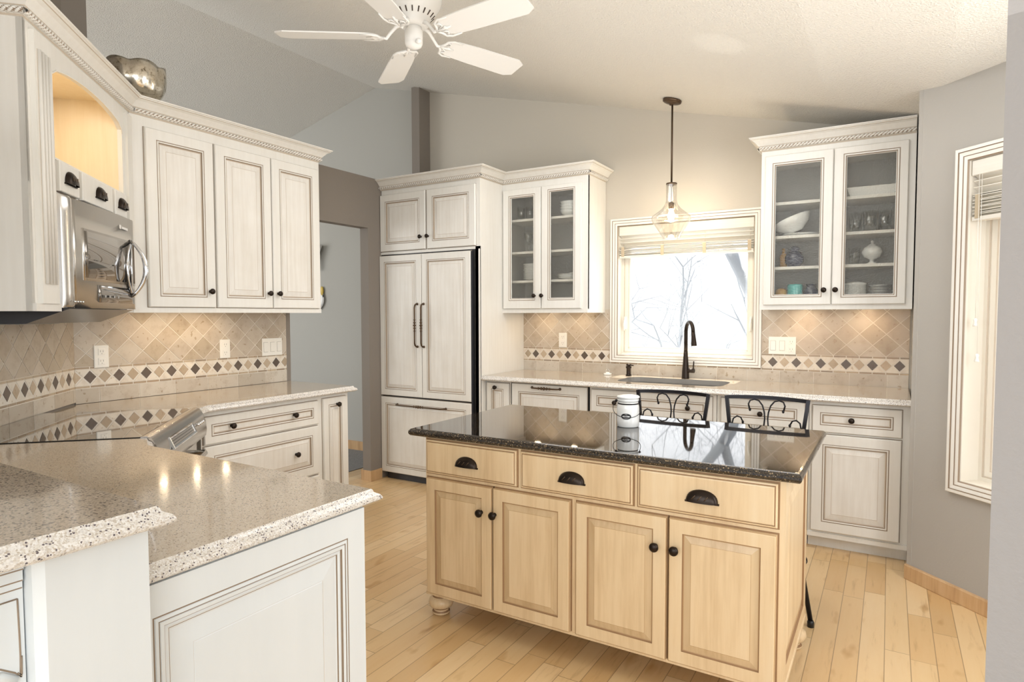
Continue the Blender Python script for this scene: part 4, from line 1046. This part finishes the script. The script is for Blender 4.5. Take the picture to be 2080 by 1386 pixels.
mb = MB(); mb.tube([(fx, fy, .975), (fx + .065, fy - .01, .975)], .016, 14); mb.tube([(fx + .058, fy - .01, .975), (fx + .062, fy - .012, 1.045)], [.006, .0045], 10); mb.build('lever_handle', 'bronze', r)
r = thing('soap_dispenser', 'dark bronze soap pump on the counter by the sink corner', 'soap dispenser', (1.975, -.10, .916))
mb = MB(); mb.lathe(up(1.975, -.10, .916), [(.022, 0), (.021, .008), (.017, .012), (.016, .055), (.021, .06), (.021, .072), (.006, .076)], 18); mb.build('base', 'bronze', r)
mb = MB(); mb.lathe(up(1.975, -.10, .99), [(.006, 0), (.019, .004), (.019, .014), (1e-5, .018)], 16); mb.tube([(1.975, -.10, 1.0), (2.02, -.125, .998)], .005, 8); mb.build('pump_head', 'bronze', r)
r = thing('sink_stopper', 'small white sink stopper with wire loop on the counter under the outlet', 'stopper', (1.81, -.115, .916))
mb = MB(); mb.lathe(up(1.81, -.115, .9162), [(.030, 0), (.032, .004), (.030, .012), (.014, .016), (.012, .022)], 18); mb.build('base', 'plastic', r)
mb = MB(); mb.tube([Vector((1.81 + .016 * cos(a_), -.115, .938 + .022 * sin(a_))) for a_ in [pi * i / 10 for i in range(11)]], .0015, 6); mb.build('ring', 'chrome', r)

# ================================================================== ISLAND
IX0, IX1, IY0, IY1, IZB = 1.884, 3.395, -2.440, -1.800, .114
IM = ['maple', 'mapleg', 'maple', 'mapled', 'mapleb']
r = thing('kitchen_island', 'natural maple island cabinet with three drawers and four doors on turned bun feet', 'kitchen island', (2.64, -2.12, 0))
mb = MB(); mb.box(WORLD, IX0, IX1 - .012, IY0, IY1, IZB, .830, 0)
mb.build('carcass', IM, r)
F = back(IY0 + .0)
def islandrings(stile, t=.018, raised=True):
    R_ = [(0, 0, 0), (0, t - .004, 0), (.0025, t - .0015, 3), (.005, t, 0), (stile, t, 0), (stile + .0004, t - .003, 1), (stile + .0036, t - .006, 1), (stile + .0065, t - .0065, 3), (stile + .030, t - .0015, 4), (stile + .0315, t - .001, 3)]
    return R_
def idoor(name, a, b, c, d, knob=None, pull=None):
    mb = MB()
    if name == 'door': mb.rings(F, a, b, c, d, islandrings(.049), True, 2)
    else: mb.rings(F, a, b, c, d, [(0, 0, 0), (0, .010, 0), (.003, .012, 0), (.006, .0125, 0), (.0062, .0115, 1), (.0095, .0115, 1), (.0105, .017, 0), (.014, .018, 0)], True, 2)
    mb.rings(F, a - .006, b + .006, c - .006, d + .006, [(0, .0006, 1), (.0065, .0006, 1)], False)
    o = mb.build(name, IM, r)
    if knob: knobobj(F, knob[0], knob[1], .018, o, 'bronze', .0175)
    if pull: cup_pull(Fr(F.p(0, 0, .018), F.u, F.v, F.w), pull[0], pull[1], o, .110, .044, 'bronze', .025)
for a, b, p in ((1.893, 2.365, 2.121), (2.388, 2.868, 2.622), (2.889, 3.370, 3.125)): idoor('drawer', a, b, .673, .822, pull=(p, .742))
for a, b, k in ((1.896, 2.246, 2.196), (2.253, 2.611, 2.264), (2.638, 2.999, 2.960), (3.008, 3.370, 3.032)): idoor('door', a, b, .122, .650, knob=(k, .540))
G = left(IX1 - .012); mb = MB()
mb.rings(G, IY0, IY1, IZB, .830, [(0, 0, 0), (0, .012, 0), (.065, .012, 0), (.068, .004, 1), (.073, .002, 3), (.115, .010, 0)], True, 0); mb.build('side_panel', IM, r)
mb = MB(); mb.rings(flat(0), IX0 - .002, IX1 + .004, IY0 - .004, IY1, [(0, .108, 0), (0, .120, 0), (.004, .1225, 0)], True); mb.build('bottom_rail', IM, r)
bun = [(.030, 0), (.040, .006), (.041, .014), (.034, .020), (.033, .026), (.052, .040), (.058, .056), (.054, .072), (.040, .084), (.036, .090), (.044, .096), (.044, .110)]
for x, y in ((1.918, -2.380), (3.352, -2.380), (1.945, -1.870), (3.352, -1.870)):
    mb = MB(); mb.lathe(up(x, y, 0), bun, 24, mats=[0, 0, 1, 0, 1, 0, 0, 0, 1, 0, 0]); mb.build('bun_foot', IM, r)
GP = [(0, 0), (.006, -.002), (.012, -.007), (.015, -.013), (.0155, -.020), (.013, -.027), (.008, -.032), (0, -.0345)]
mb = slab([(1.815, -2.448), (3.428, -2.448), (3.428, -1.575), (1.815, -1.575)], .866, GP, None)
solo(mb, 'island_top', ['granite', 'granitee'], 'polished black granite island top flecked with gold', 'countertop', (2.6, -2.0, .83))

# ------------------------------------------------------------------ jar
jx, jy, jz = 2.645, -1.905, .8665
r = thing('jar', 'white enamel lidded canister with wire bail handle and black oval label', 'jar', (jx, jy, jz))
mb = MB(); mb.lathe(up(jx, jy, jz), [(.046, 0), (.0505, .003), (.0515, .03), (.0515, .085), (.050, .098), (.046, .108), (.0455, .116)], 40); mb.build('body', 'porcelain', r)
mb = MB(); mb.lathe(up(jx, jy, jz), [(.0475, .104), (.0485, .107), (.0475, .110)], 36, 0); mb.build('clasp_ring', 'iron', r)
mb = MB(); mb.lathe(up(jx, jy, jz), [(.046, .1165), (.049, .119), (.050, .126), (.047, .131), (.052, .133), (.053, .138), (.048, .143), (.02, .147), (1e-5, .1475)], 36); mb.build('lid', 'porcelain', r)
vd = Vector((3.675 - jx, -4.668 - jy, 0)).normalized(); sd = Vector((-vd.y, vd.x, 0)) * -1
sd = Vector((0, 0, 1)).cross(vd)      # right as seen from the label side
mb = MB()
lft = -sd
base_a = Vector((jx, jy, jz + .118)) + lft * .052; base_b = Vector((jx, jy, jz + .118)) - lft * .052
pts = [base_a]
for i in range(1, 24):
    a_ = pi * i / 24
    pts.append(Vector((jx, jy, jz + .118)) + lft * (.052 + .022 * sin(a_) ** .8) * cos(a_) * (1.18 if a_ < pi / 2 else 1.0) + Vector((0, 0, -.070 * sin(a_) ** .75)) + vd * (.052 * sin(a_) + .006))
pts.append(base_b); mb.tube(pts, .0014, 6); mb.ball(base_a + lft * .002, .007, 10); mb.ball(base_b - lft * .002, .006, 10)
mb.build('wire_bail', 'iron', r)
LF = Fr(Vector((jx, jy, jz + .052)), sd, (0, 0, 1), vd)
mb = MB(); n = 40; ring = []
def onj(u, v, o): # wrap on the cylinder
    a_ = u / .0515; return LF.o + LF.u * (.0515 + o) * sin(a_) + LF.w * (.0515 + o) * cos(a_) + LF.v * v
off = -.009
vs = [onj(off, 0, .0010)] + [onj(off + .023 * (abs(cos(2 * pi * i / n)) ** .8) * (1 if cos(2 * pi * i / n) > 0 else -1), .0135 * sin(2 * pi * i / n), .0010) for i in range(n)]
mb.add(vs, [(0, i + 1, (i + 1) % n + 1) for i in range(n)], 0)
lb = mb.build('label', 'label', r)
mb = MB()
def stroke(P, w=.0009): mb.tube([onj(off + a_, b_, .0018) for a_, b_ in P], w, 5)
x_ = -.016      # small looping script
for k_ in range(5):
    h_ = .0040 if k_ % 2 else .0030
    stroke([(x_, -.002), (x_ + .001, h_), (x_ + .0025, h_ * .9), (x_ + .003, -.001), (x_ + .0055, -.002), (x_ + .0062, .0005)], .0008); x_ += .0064
stroke([(-.012, -.006), (0, -.0075), (.012, -.006)], .0005); stroke([(-.006, .008), (0, .009), (.006, .008)], .0005)
mb.build('script', 'labelw', lb)

# ------------------------------------------------------------------ stools
def stool(cx, cy, label):
    r = thing('bar_stool', label, 'stool', (cx, cy, 0), 'black iron stools at the island')
    yb = cy - .0 + .0; YB = -1.27   # plane of the back
    zt = .950; hw = .196; hb = .150; zb = .66
    def X(x, z, dy=0): return Vector((cx + x, YB + dy - .02 * (z - zb) / (zt - zb) * -1, z))
    def bow(x): return -.018 * (1 - (x / hw) ** 2) * -1     # gentle curve away from the seat
    mb = MB()
    top = [X(-hw + 2 * hw * i / 12, zt + .006 * (1 - (-1 + 2 * i / 12) ** 2), bow(-hw + 2 * hw * i / 12)) for i in range(13)]
    for A_ in (top,):
        for i in range(12):
            a_, b_ = A_[i], A_[i + 1]; h = .009; d_ = .006
            mb.add([a_ + Vector((0, -d_, -h)), b_ + Vector((0, -d_, -h)), b_ + Vector((0, -d_, h)), a_ + Vector((0, -d_, h)), a_ + Vector((0, d_, -h)), b_ + Vector((0, d_, -h)), b_ + Vector((0, d_, h)), a_ + Vector((0, d_, h))],
                   [(0, 1, 2, 3), (5, 4, 7, 6), (3, 2, 6, 7), (0, 4, 5, 1), (0, 3, 7, 4), (1, 5, 6, 2)])
    for s_ in (-1, 1):
        a_, b_ = X(s_ * hw, zt + .007), X(s_ * hb, zb - .08); w_ = .009; d_ = .008
        mb.add([a_ + Vector((-w_, -d_, 0)), a_ + Vector((w_, -d_, 0)), a_ + Vector((w_, d_, 0)), a_ + Vector((-w_, d_, 0)), b_ + Vector((-w_, -d_, 0)), b_ + Vector((w_, -d_, 0)), b_ + Vector((w_, d_, 0)), b_ + Vector((-w_, d_, 0))],
               [(0, 1, 2, 3), (4, 7, 6, 5), (0, 4, 5, 1), (1, 5, 6, 2), (2, 6, 7, 3), (3, 7, 4, 0)])
    mb.tube([X(-hb - .01, zb), X(hb + .01, zb)], .007, 8)
    mb.build('back_frame', 'iron', r)
    mb = MB()
    def P(x, z): return X(x, z, bow(x) * .8)
    for s_ in (-1, 1):   # back-to-back C scrolls, curling outward at both ends
        up_ = [(.082, .893), (.088, .918), (.080, .937), (.060, .944), (.038, .938), (.020, .915), (.010, .880), (.007, .848)]
        dn_ = [(.007, .848), (.010, .815), (.022, .780), (.042, .755), (.064, .748), (.084, .758), (.090, .780), (.080, .800)]
        mb.tube([P(s_ * -a_ if False else s_ * a_, b_) for a_, b_ in up_ + dn_[1:]], [.0045] + [.004] * (len(up_) + len(dn_) - 3) + [.0045], 8)
        mb.ball(P(s_ * .080, .890), .0065, 8, sc=(1, 1, 1.4)); mb.ball(P(s_ * .079, .802), .0065, 8, sc=(1, 1, 1.4))
        lo_ = [(.165, .765), (.168, .800), (.160, .838), (.142, .852), (.124, .846), (.114, .826)]
        mb.tube([P(s_ * a_, b_) for a_, b_ in lo_], .004, 8); mb.ball(P(s_ * .113, .822), .0065, 8, sc=(1, 1, 1.4))
        lo2 = [(.163, .765), (.158, .730), (.140, .712), (.120, .720)]
        mb.tube([P(s_ * a_, b_) for a_, b_ in lo2], .004, 8)
    mb.build('scroll', 'iron', r)
    mb = MB(); mb.lathe(Fr((cx, -1.46, .60), (1, 0, 0), (0, 1, 0), (0, 0, 1)), [(.17, 0), (.19, .012), (.195, .035), (.18, .052), (.10, .060), (1e-5, .062)], 28); mb.build('seat', 'dgrey', r)
    mb = MB(); mb.tube([Vector((cx + .165 * cos(a_), -1.46 + .165 * sin(a_), .592)) for a_ in [2 * pi * i / 24 for i in range(25)]], .008, 8)
    mb.tube([Vector((cx + .22 * cos(a_), -1.46 + .18 * sin(a_), .22)) for a_ in [2 * pi * i / 28 for i in range(29)]], .007, 8); mb.build('foot_ring', 'iron', r)
    for sx, sy in ((-1, -1), (1, -1), (1, 1), (-1, 1)):
        t_ = Vector((cx + sx * .15, -1.46 + sy * .12, .60)); b_ = Vector((cx + sx * (.262 if sy < 0 else .17), -1.46 + sy * .188, .0))
        mb = MB(); mb.tube([t_, b_ + Vector((0, 0, .02))], .0105, 10); lg = mb.build('leg', 'iron', r)
        MB().lathe(up(b_.x, b_.y, 0), [(.014, 0), (.015, .022), (.011, .03)], 12).build('rubber_tip', 'black', lg)
    mb = MB()
    for s_ in (-1, 1): mb.tube([X(s_ * hb, zb - .07), Vector((cx + s_ * .13, -1.33, .595))], .008, 8)
    mb.build('back_bracket', 'iron', r)
stool(2.656, -1.46, 'black scrolled iron bar stool standing behind the white jar')
stool(3.142, -1.46, 'black scrolled iron bar stool at the bay-window end of the island')

# ================================================================== PENDANT
px_, py_ = 2.362, -.33
zp = zc(px_)
r = thing('pendant_light', 'clear blown-glass pendant lamp on a dark bronze rod before the window', 'pendant light', (px_, py_, zp))
tn = Vector((1, 0, -.2425)).normalized(); nrm = Vector((-.2425, 0, -1)).normalized()
mb = MB(); mb.lathe(Fr((px_, py_, zp - .001), tn, (0, 1, 0), nrm), [(.062, 0), (.064, .004), (.062, .018), (.050, .024), (.014, .028), (.012, .038)], 32); mb.build('canopy', 'bronzeh', r)
mb = MB(); mb.tube([(px_, py_, zp - .02), (px_, py_, 2.288)], .0065, 12); mb.build('rod', 'bronzeh', r)
mb = MB(); mb.lathe(up(px_, py_, 2.278), [(.036, 0), (.038, .004), (.036, .010), (.010, .016)], 24); mb.lathe(up(px_, py_, 2.262), [(.006, 0), (.012, .006), (.010, .016)], 12); mb.build('cap', 'bronzeh', r)
mb = MB(); mb.tube([(px_, py_, 2.285), (px_, py_, 2.155)], .004, 10); mb.lathe(up(px_, py_, 2.112), [(.018, 0), (.019, .004), (.019, .040), (.008, .048)], 18); mb.build('socket', 'bronzeh', r)
mb = MB(); pr = [(.054, 1.908), (.060, 1.916), (.075, 1.945), (.105, 1.99), (.128, 2.025), (.135, 2.045), (.130, 2.062), (.10, 2.085), (.064, 2.115), (.042, 2.145), (.036, 2.17), (.036, 2.282)]
mb.lathe(up(px_, py_, 0), pr, 48, capb=False, capt=False); mb.build('glass_shade', 'glassy', r)
mb = MB(); mb.lathe(up(px_, py_, 0), [(1e-5, 2.035), (.016, 2.040), (.024, 2.056), (.024, 2.070), (.016, 2.092), (.012, 2.112)], 20); mb.build('bulb', 'bulb', r)

# ================================================================== CEILING FAN
hx, hy, hz = 1.693, -2.269, 2.70
r = thing('ceiling_fan', 'white five-blade ceiling fan with ornate scrolled blade brackets', 'ceiling fan', (hx, hy, hz))
mb = MB(); mb.lathe(up(hx, hy, 0), [(1e-5, 2.655), (.016, 2.657), (.036, 2.666), (.042, 2.680), (.043, 2.735), (.040, 2.742), (.036, 2.748), (.036, 2.758)], 32); mb.build('switch_housing', 'fan', r)
mb = MB(); mb.lathe(up(hx, hy, 0), [(.05, 2.757), (.068, 2.762), (.074, 2.775), (.078, 2.790), (.100, 2.815), (.125, 2.850), (.135, 2.88), (.135, 2.905), (.12, 2.925), (.05, 2.94), (.03, 2.95)], 40, mats=[0] * 10)
mo = mb.build('motor_housing', ['fan', 'fand'], r)
mb = MB()
for i in range(20):
    a_ = 2 * pi * i / 20; c_, s_ = cos(a_), sin(a_); F = Fr((hx + .092 * c_, hy + .092 * s_, 2.805), (-s_, c_, 0), Vector((c_ * .73, s_ * .73, .73)), Vector((c_, s_, -1)).normalized())
    mb.box(F, -.0028, .0028, -.012, .012, -.002, .0015)
mb.build('vent_slot', 'fand', mo)
mb = MB(); mb.tube([(hx, hy, 2.94), (hx, hy, zc(hx) - .03)], .013, 14); mb.lathe(up(hx, hy, zc(hx) - .075), [(.02, 0), (.055, .02), (.065, .06), (.065, .10)], 26); mb.build('downrod', 'fan', r)
mb = MB(); mb.tube([(hx + .035, hy - .02, 2.675), (hx + .05, hy - .028, 2.672)], .008, 10); mb.ball((hx + .052, hy - .028, 2.672), .013, 12, sc=(1.2, 1, 1)); mb.build('chain_knob', 'fan', r)
for k in range(5):
    A = radians(70 + 72 * k); d_ = Vector((cos(A), sin(A), 0)); t_ = Vector((-sin(A), cos(A), 0)); pt = radians(-12)
    bv = (t_ * cos(pt) + Vector((0, 0, sin(pt)))); bw = d_.cross(bv)
    F = Fr(Vector((hx, hy, 2.712)), d_, bv, bw)
    mb = MB(); W_ = .074
    out = [(.185, -.046), (.168, -.026), (.162, 0), (.168, .026), (.185, .046), (.22, .061), (.34, .068), (.60, W_), (.640, .050), (.640, -.050), (.60, -W_), (.34, -.068), (.22, -.061)][::-1]
    mb.plate(F, out, [], -.003, .003); bl = mb.build('blade', 'fan', r)
    mb = MB()
    H = lambda u, v, w: F.p(u, v, w)
    mb.tube([Vector((hx, hy, 2.768)) + d_ * .060, Vector((hx, hy, 2.756)) + d_ * .085, Vector((hx, hy, 2.728)) + d_ * .110, F.p(.130, 0, -.010), F.p(.150, 0, -.006)], [.010, .009, .0075, .0075, .007], 10)
    for s_ in (-1, 1):
        mb.tube([F.p(.145, 0, -.008), F.p(.162, s_ * .024, -.008), F.p(.168, s_ * .048, -.007), F.p(.195, s_ * .062, -.006), F.p(.245, s_ * .060, -.006)], [.007, .0065, .006, .005, .003], 8)
        mb.tube([F.p(.168, s_ * .010, -.007), F.p(.192, s_ * .022, -.007), F.p(.188, s_ * .038, -.007), F.p(.172, s_ * .040, -.007)], .004, 8)
    mb.tube([F.p(.150, 0, -.008), F.p(.225, 0, -.006)], [.007, .004], 8)
    mb.lathe(Fr(F.p(.195, 0, -.004), F.u, F.v, -F.w), [(.012, 0), (.012, .004), (.004, .006)], 12)
    mb.build('blade_bracket', 'fan', bl)

# ================================================================== BEYOND THE DOORWAY
r = thing('wall_plaque', 'white ceramic wall ornament with yellow and black fruit painting in the room past the doorway', 'wall ornament', (-1.512, -.02, 1.55))
mb = MB(); mb.lathe(Fr((-1.512, -.004, 1.55), (1, 0, 0), (0, 0, 1), (0, -1, 0)), [(.03, 0), (.06, .004), (.115, .016), (.118, .020), (.06, .010), (1e-5, .008)], 30); mb.build('plate', 'paper', r)
mb = MB(); mb.ball((-1.428, -.020, 1.635), .030, 10, sc=(.8, .3, 1.6)); mb.build('painted_fruit', 'yellow', r)
mb = MB(); mb.ball((-1.408, -.024, 1.582), .014, 10, sc=(.8, .3, 1)); mb.build('painted_leaf', 'black', r)
r = thing('wall_vase', 'white flared ceramic wall pocket above the painted plate', 'wall vase', (-1.475, -.05, 1.85))
mb = MB(); mb.lathe(Fr((-1.475, -.068, 1.85), (1, 0, 0), (0, .7, 0), (0, 0, 1)), [(1e-5, 0), (.015, .002), (.022, .03), (.032, .10), (.055, .17), (.092, .26), (.088, .26), (.05, .17), (1e-5, .10)], 30); mb.build('body', 'paper', r)

# ================================================================== OUTSIDE
mb = MB(); mb.box(WORLD, -40, 50, .6, 70, -1.3, -1.2); mb.build('ground_outside', 'snow', None, (0, 0, 0), kind='structure')
def tree(base, h, lean, seed, label, r0=.16, depth=5, spread=.55):
    rnd = random.Random(seed); mb = MB(); br = MB()
    def grow(p, d, ln, rad, lv, target):
        pts = [p]; q = p.copy(); dd = d.copy()
        for i in range(4):
            dd = (dd + Vector((rnd.uniform(-1, 1), rnd.uniform(-1, 1), rnd.uniform(-.5, .8))) * .12).normalized(); q = q + dd * ln / 4; pts.append(q.copy())
        target.tube(pts, [rad * (1 - .12 * i) for i in range(5)], 7 if lv > 2 else 5)
        if lv <= 0: return
        for i in range(3 if lv > 1 else 4):
            a_ = rnd.uniform(0, 2 * pi); s_ = dd.cross(Vector((cos(a_), sin(a_), .3))).normalized()
            nd = (dd * (1 - spread * .5) + s_ * spread * rnd.uniform(.8, 1.3) + Vector((0, 0, .12))).normalized()
            grow(pts[rnd.choice((2, 3, 4, 4))], nd, ln * rnd.uniform(.6, .78), rad * rnd.uniform(.42, .58), lv - 1, br)
    grow(Vector(base), Vector(lean).normalized(), h, r0, depth, mb)
    r = thing('bare_tree', label, 'tree', base); mb.build('trunk', 'bark', r); br.build('branches', 'bark', r, kind='stuff'); return r
tree((2.9, 6.2, -1.2), 4.2, (-.30, .0, 1), 3, 'large bare tree with leaning trunk outside the window', .19, 5)
tree((-.6, 8.5, -1.2), 2.2, (.2, 0, 1), 5, 'bare bushy tree with many pale twigs outside the lower window', .055, 6, .75)
tree((1.2, 10, -1.2), 2.6, (.15, 0, 1), 8, 'slim bare tree standing in the middle of the window view', .06, 6, .7)
tree((-3.5, 13, -1.2), 3.2, (-.1, 0, 1), 11, 'distant bare tree near the neighbouring house', .09, 6, .7)
tree((3.4, 12, -1.2), 2.8, (.3, 0, 1), 14, 'bare tree behind the large leaning trunk', .08, 6, .7)
tree((.6, 5.5, -1.2), 1.5, (.25, 0, 1), 21, 'low twiggy shrub just outside the window sill', .035, 6, .95)
tree((-.9, 6.5, -1.2), 1.9, (-.1, 0, 1), 23, 'tangled pale bush beside the low shrub', .045, 6, .9)
r = thing('neighbour_house', 'pale neighbouring house with sloping grey roof seen faintly through the branches', 'house', (-4, 22, -1.2))
mb = MB(); mb.plate(Fr((-4, 22, -1.2), (1, 0, 0), (0, 0, 1), (0, -1, 0)), [(-5, 0), (5, 0), (5, 2.6), (0, 5.2), (-5, 2.6)], [], -6, 0); mb.build('wall', 'siding', r)
mb = MB()
for s_ in (-1, 1):
    mb.add([(-4, 21.98, 3.95), (-4, 28.2, 3.95), (-4 + s_ * 5.3, 28.2, 1.2), (-4 + s_ * 5.3, 21.98, 1.2), (-4, 21.98, 4.02), (-4, 28.2, 4.02), (-4 + s_ * 5.3, 28.2, 1.27), (-4 + s_ * 5.3, 21.98, 1.27)], [(0, 1, 2, 3), (7, 6, 5, 4), (0, 3, 7, 4), (1, 5, 6, 2), (3, 2, 6, 7)])
mb.build('roof', 'roofm', r)

# ================================================================== LIGHT
GLINT = Vector((2.92, -1.40, 2.72))
def area(name, loc, target, sx, sy, energy, col=(1, 1, 1), spread=pi):
    l = bpy.data.lights.new(name, 'AREA'); l.shape = 'RECTANGLE'; l.size = sx; l.size_y = sy; l.energy = energy; l.color = col; l.spread = spread
    o = bpy.data.objects.new(name, l); COL.objects.link(o); o.location = loc
    o.rotation_euler = (Vector(target) - Vector(loc)).to_track_quat('-Z', 'Y').to_euler(); return o
W = bpy.data.worlds.new('World'); S.world = W; W.use_nodes = True; nt = W.node_tree; nt.nodes.clear()
wo = N(nt, 'ShaderNodeOutputWorld'); bg = N(nt, 'ShaderNodeBackground')
tc = N(nt, 'ShaderNodeTexCoord'); sp = N(nt, 'ShaderNodeSeparateXYZ'); L(nt, tc.outputs['Generated'], sp.inputs[0])
cr = ramp(nt, sp.outputs[2], [(.0, (.62, .64, .66)), (.02, (.98, .99, 1.0)), (.5, (.90, .95, 1.0))])
L(nt, cr, bg.inputs[0])
st = N(nt, 'ShaderNodeMapRange'); st.inputs['From Min'].default_value = -.3; st.inputs['From Max'].default_value = .4; st.inputs['To Min'].default_value = .95; st.inputs['To Max'].default_value = 1.9
L(nt, sp.outputs[1], st.inputs['Value']); L(nt, st.outputs[0], bg.inputs[1]); L(nt, bg.outputs[0], wo.inputs[0])
sun = bpy.data.lights.new('sun', 'SUN'); sun.energy = 9.0; sun.angle = radians(.6); sun.color = (1, .95, .86)
so = bpy.data.objects.new('sun', sun); COL.objects.link(so); so.rotation_euler = Vector((0.0, -.395, -1)).to_track_quat('-Z', 'Y').to_euler()
WARM = (1, .74, .46)
for y in (-2.667, -2.468, -2.279): area('under_cabinet_lamp', (.185, y, 1.410), (.14, y, .9), .025, .025, .28, WARM)
for x in (1.22, 1.55): area('under_cabinet_lamp', (x, -.16, 1.395), (x, -.08, .9), .04, .04, .34, WARM)
for x in (3.18, 3.55): area('under_cabinet_lamp', (x, -.16, 1.408), (x, -.08, .9), .04, .04, .5, WARM)
q = D.p(-.61, 2.425, .20); area('niche_lamp', q, (q.x, q.y, 1.9), .25, .08, 1.1, (1, .86, .66))
pl_ = bpy.data.lights.new('bulb_lamp', 'POINT'); pl_.energy = 6; pl_.color = (1, .8, .55); pl_.shadow_soft_size = .05
po = bpy.data.objects.new('bulb_lamp', pl_); COL.objects.link(po); po.location = (px_, py_, 2.01)
# unseen area lamps added as fill daylight for the rooms
area('dining_fill_light', (1.9, -8.0, 1.8), (2.4, -1.5, 1.1), 4.0, 2.2, 90, (.90, .96, 1))  # added fill from behind the camera for the island front
area('hall_fill_light', (-3.6, -3.2, 2.3), (-1.4, -.5, 2.2), 2.5, 1.8, 60, (1, .99, .96))  # added to brighten the room past the doorway
area('bay_fill_light', (4.78, -2.5, 1.45), (2.6, -2.3, 1.25), 1.1, 1.8, 27, (.97, .99, 1))  # added lamp inside the bay, stand-in for an unseen window
area('dining_side_fill', (5.3, -6.6, 1.9), (2.2, -3.2, 1.0), 2.2, 1.8, 60, (.90, .96, 1))  # added behind the camera to lift the peninsula and angled cabinet
area('ceiling_fill', (2.9, -2.9, 1.95), (2.9, -2.8, 4), 3.2, 3.2, 17, (1, .985, .96))  # added lamp facing up, only to brighten the ceiling
sg = bpy.data.lights.new('counter_glint', 'SPOT'); sg.energy = 14; sg.spot_size = radians(8); sg.spot_blend = .35; sg.shadow_soft_size = .02; sg.color = (1, .97, .92)  # added spot imitating sun reflected off the counter onto the ceiling
gt = GLINT; go = bpy.data.objects.new('counter_glint', sg); COL.objects.link(go); go.location = (gt.x - .03, gt.y + .78, .93)
go.rotation_euler = (gt - go.location).to_track_quat('-Z', 'Y').to_euler()
area('room_fill', (2.35, -1.55, 2.62), (2.35, -1.5501, .6), 2.2, 1.5, 25, (1, .99, .98))  # added unseen overhead fill for the back of the kitchen

# ================================================================== CAMERA
f_, pitch, yaw, roll = 1279.318, radians(-2.68726), radians(31.05436), radians(-.11188)
fw = Vector((-sin(yaw) * cos(pitch), cos(yaw) * cos(pitch), sin(pitch))); rt = Vector((cos(yaw), sin(yaw), 0)); upv = rt.cross(fw)
r2 = rt * cos(roll) + upv * sin(roll); u2 = -rt * sin(roll) + upv * cos(roll)
cam = bpy.data.cameras.new('camera'); cam.sensor_width = 36; cam.sensor_fit = 'HORIZONTAL'; cam.lens = f_ / 2080 * 36
cam.shift_x = 2.951 / 2080; cam.shift_y = 6.124 / 2080; cam.clip_start = .02; cam.clip_end = 300
co = bpy.data.objects.new('camera', cam); COL.objects.link(co)
mt_ = Matrix((r2, u2, -fw)).transposed().to_4x4(); mt_.translation = Vector((3.67473, -4.66838, 1.38480)); co.matrix_world = mt_
S.camera = co
S.view_settings.view_transform = 'Standard'; S.view_settings.look = 'None'; S.view_settings.exposure = .32
for o in COL.objects:
    if '_l' in o: del o['_l']
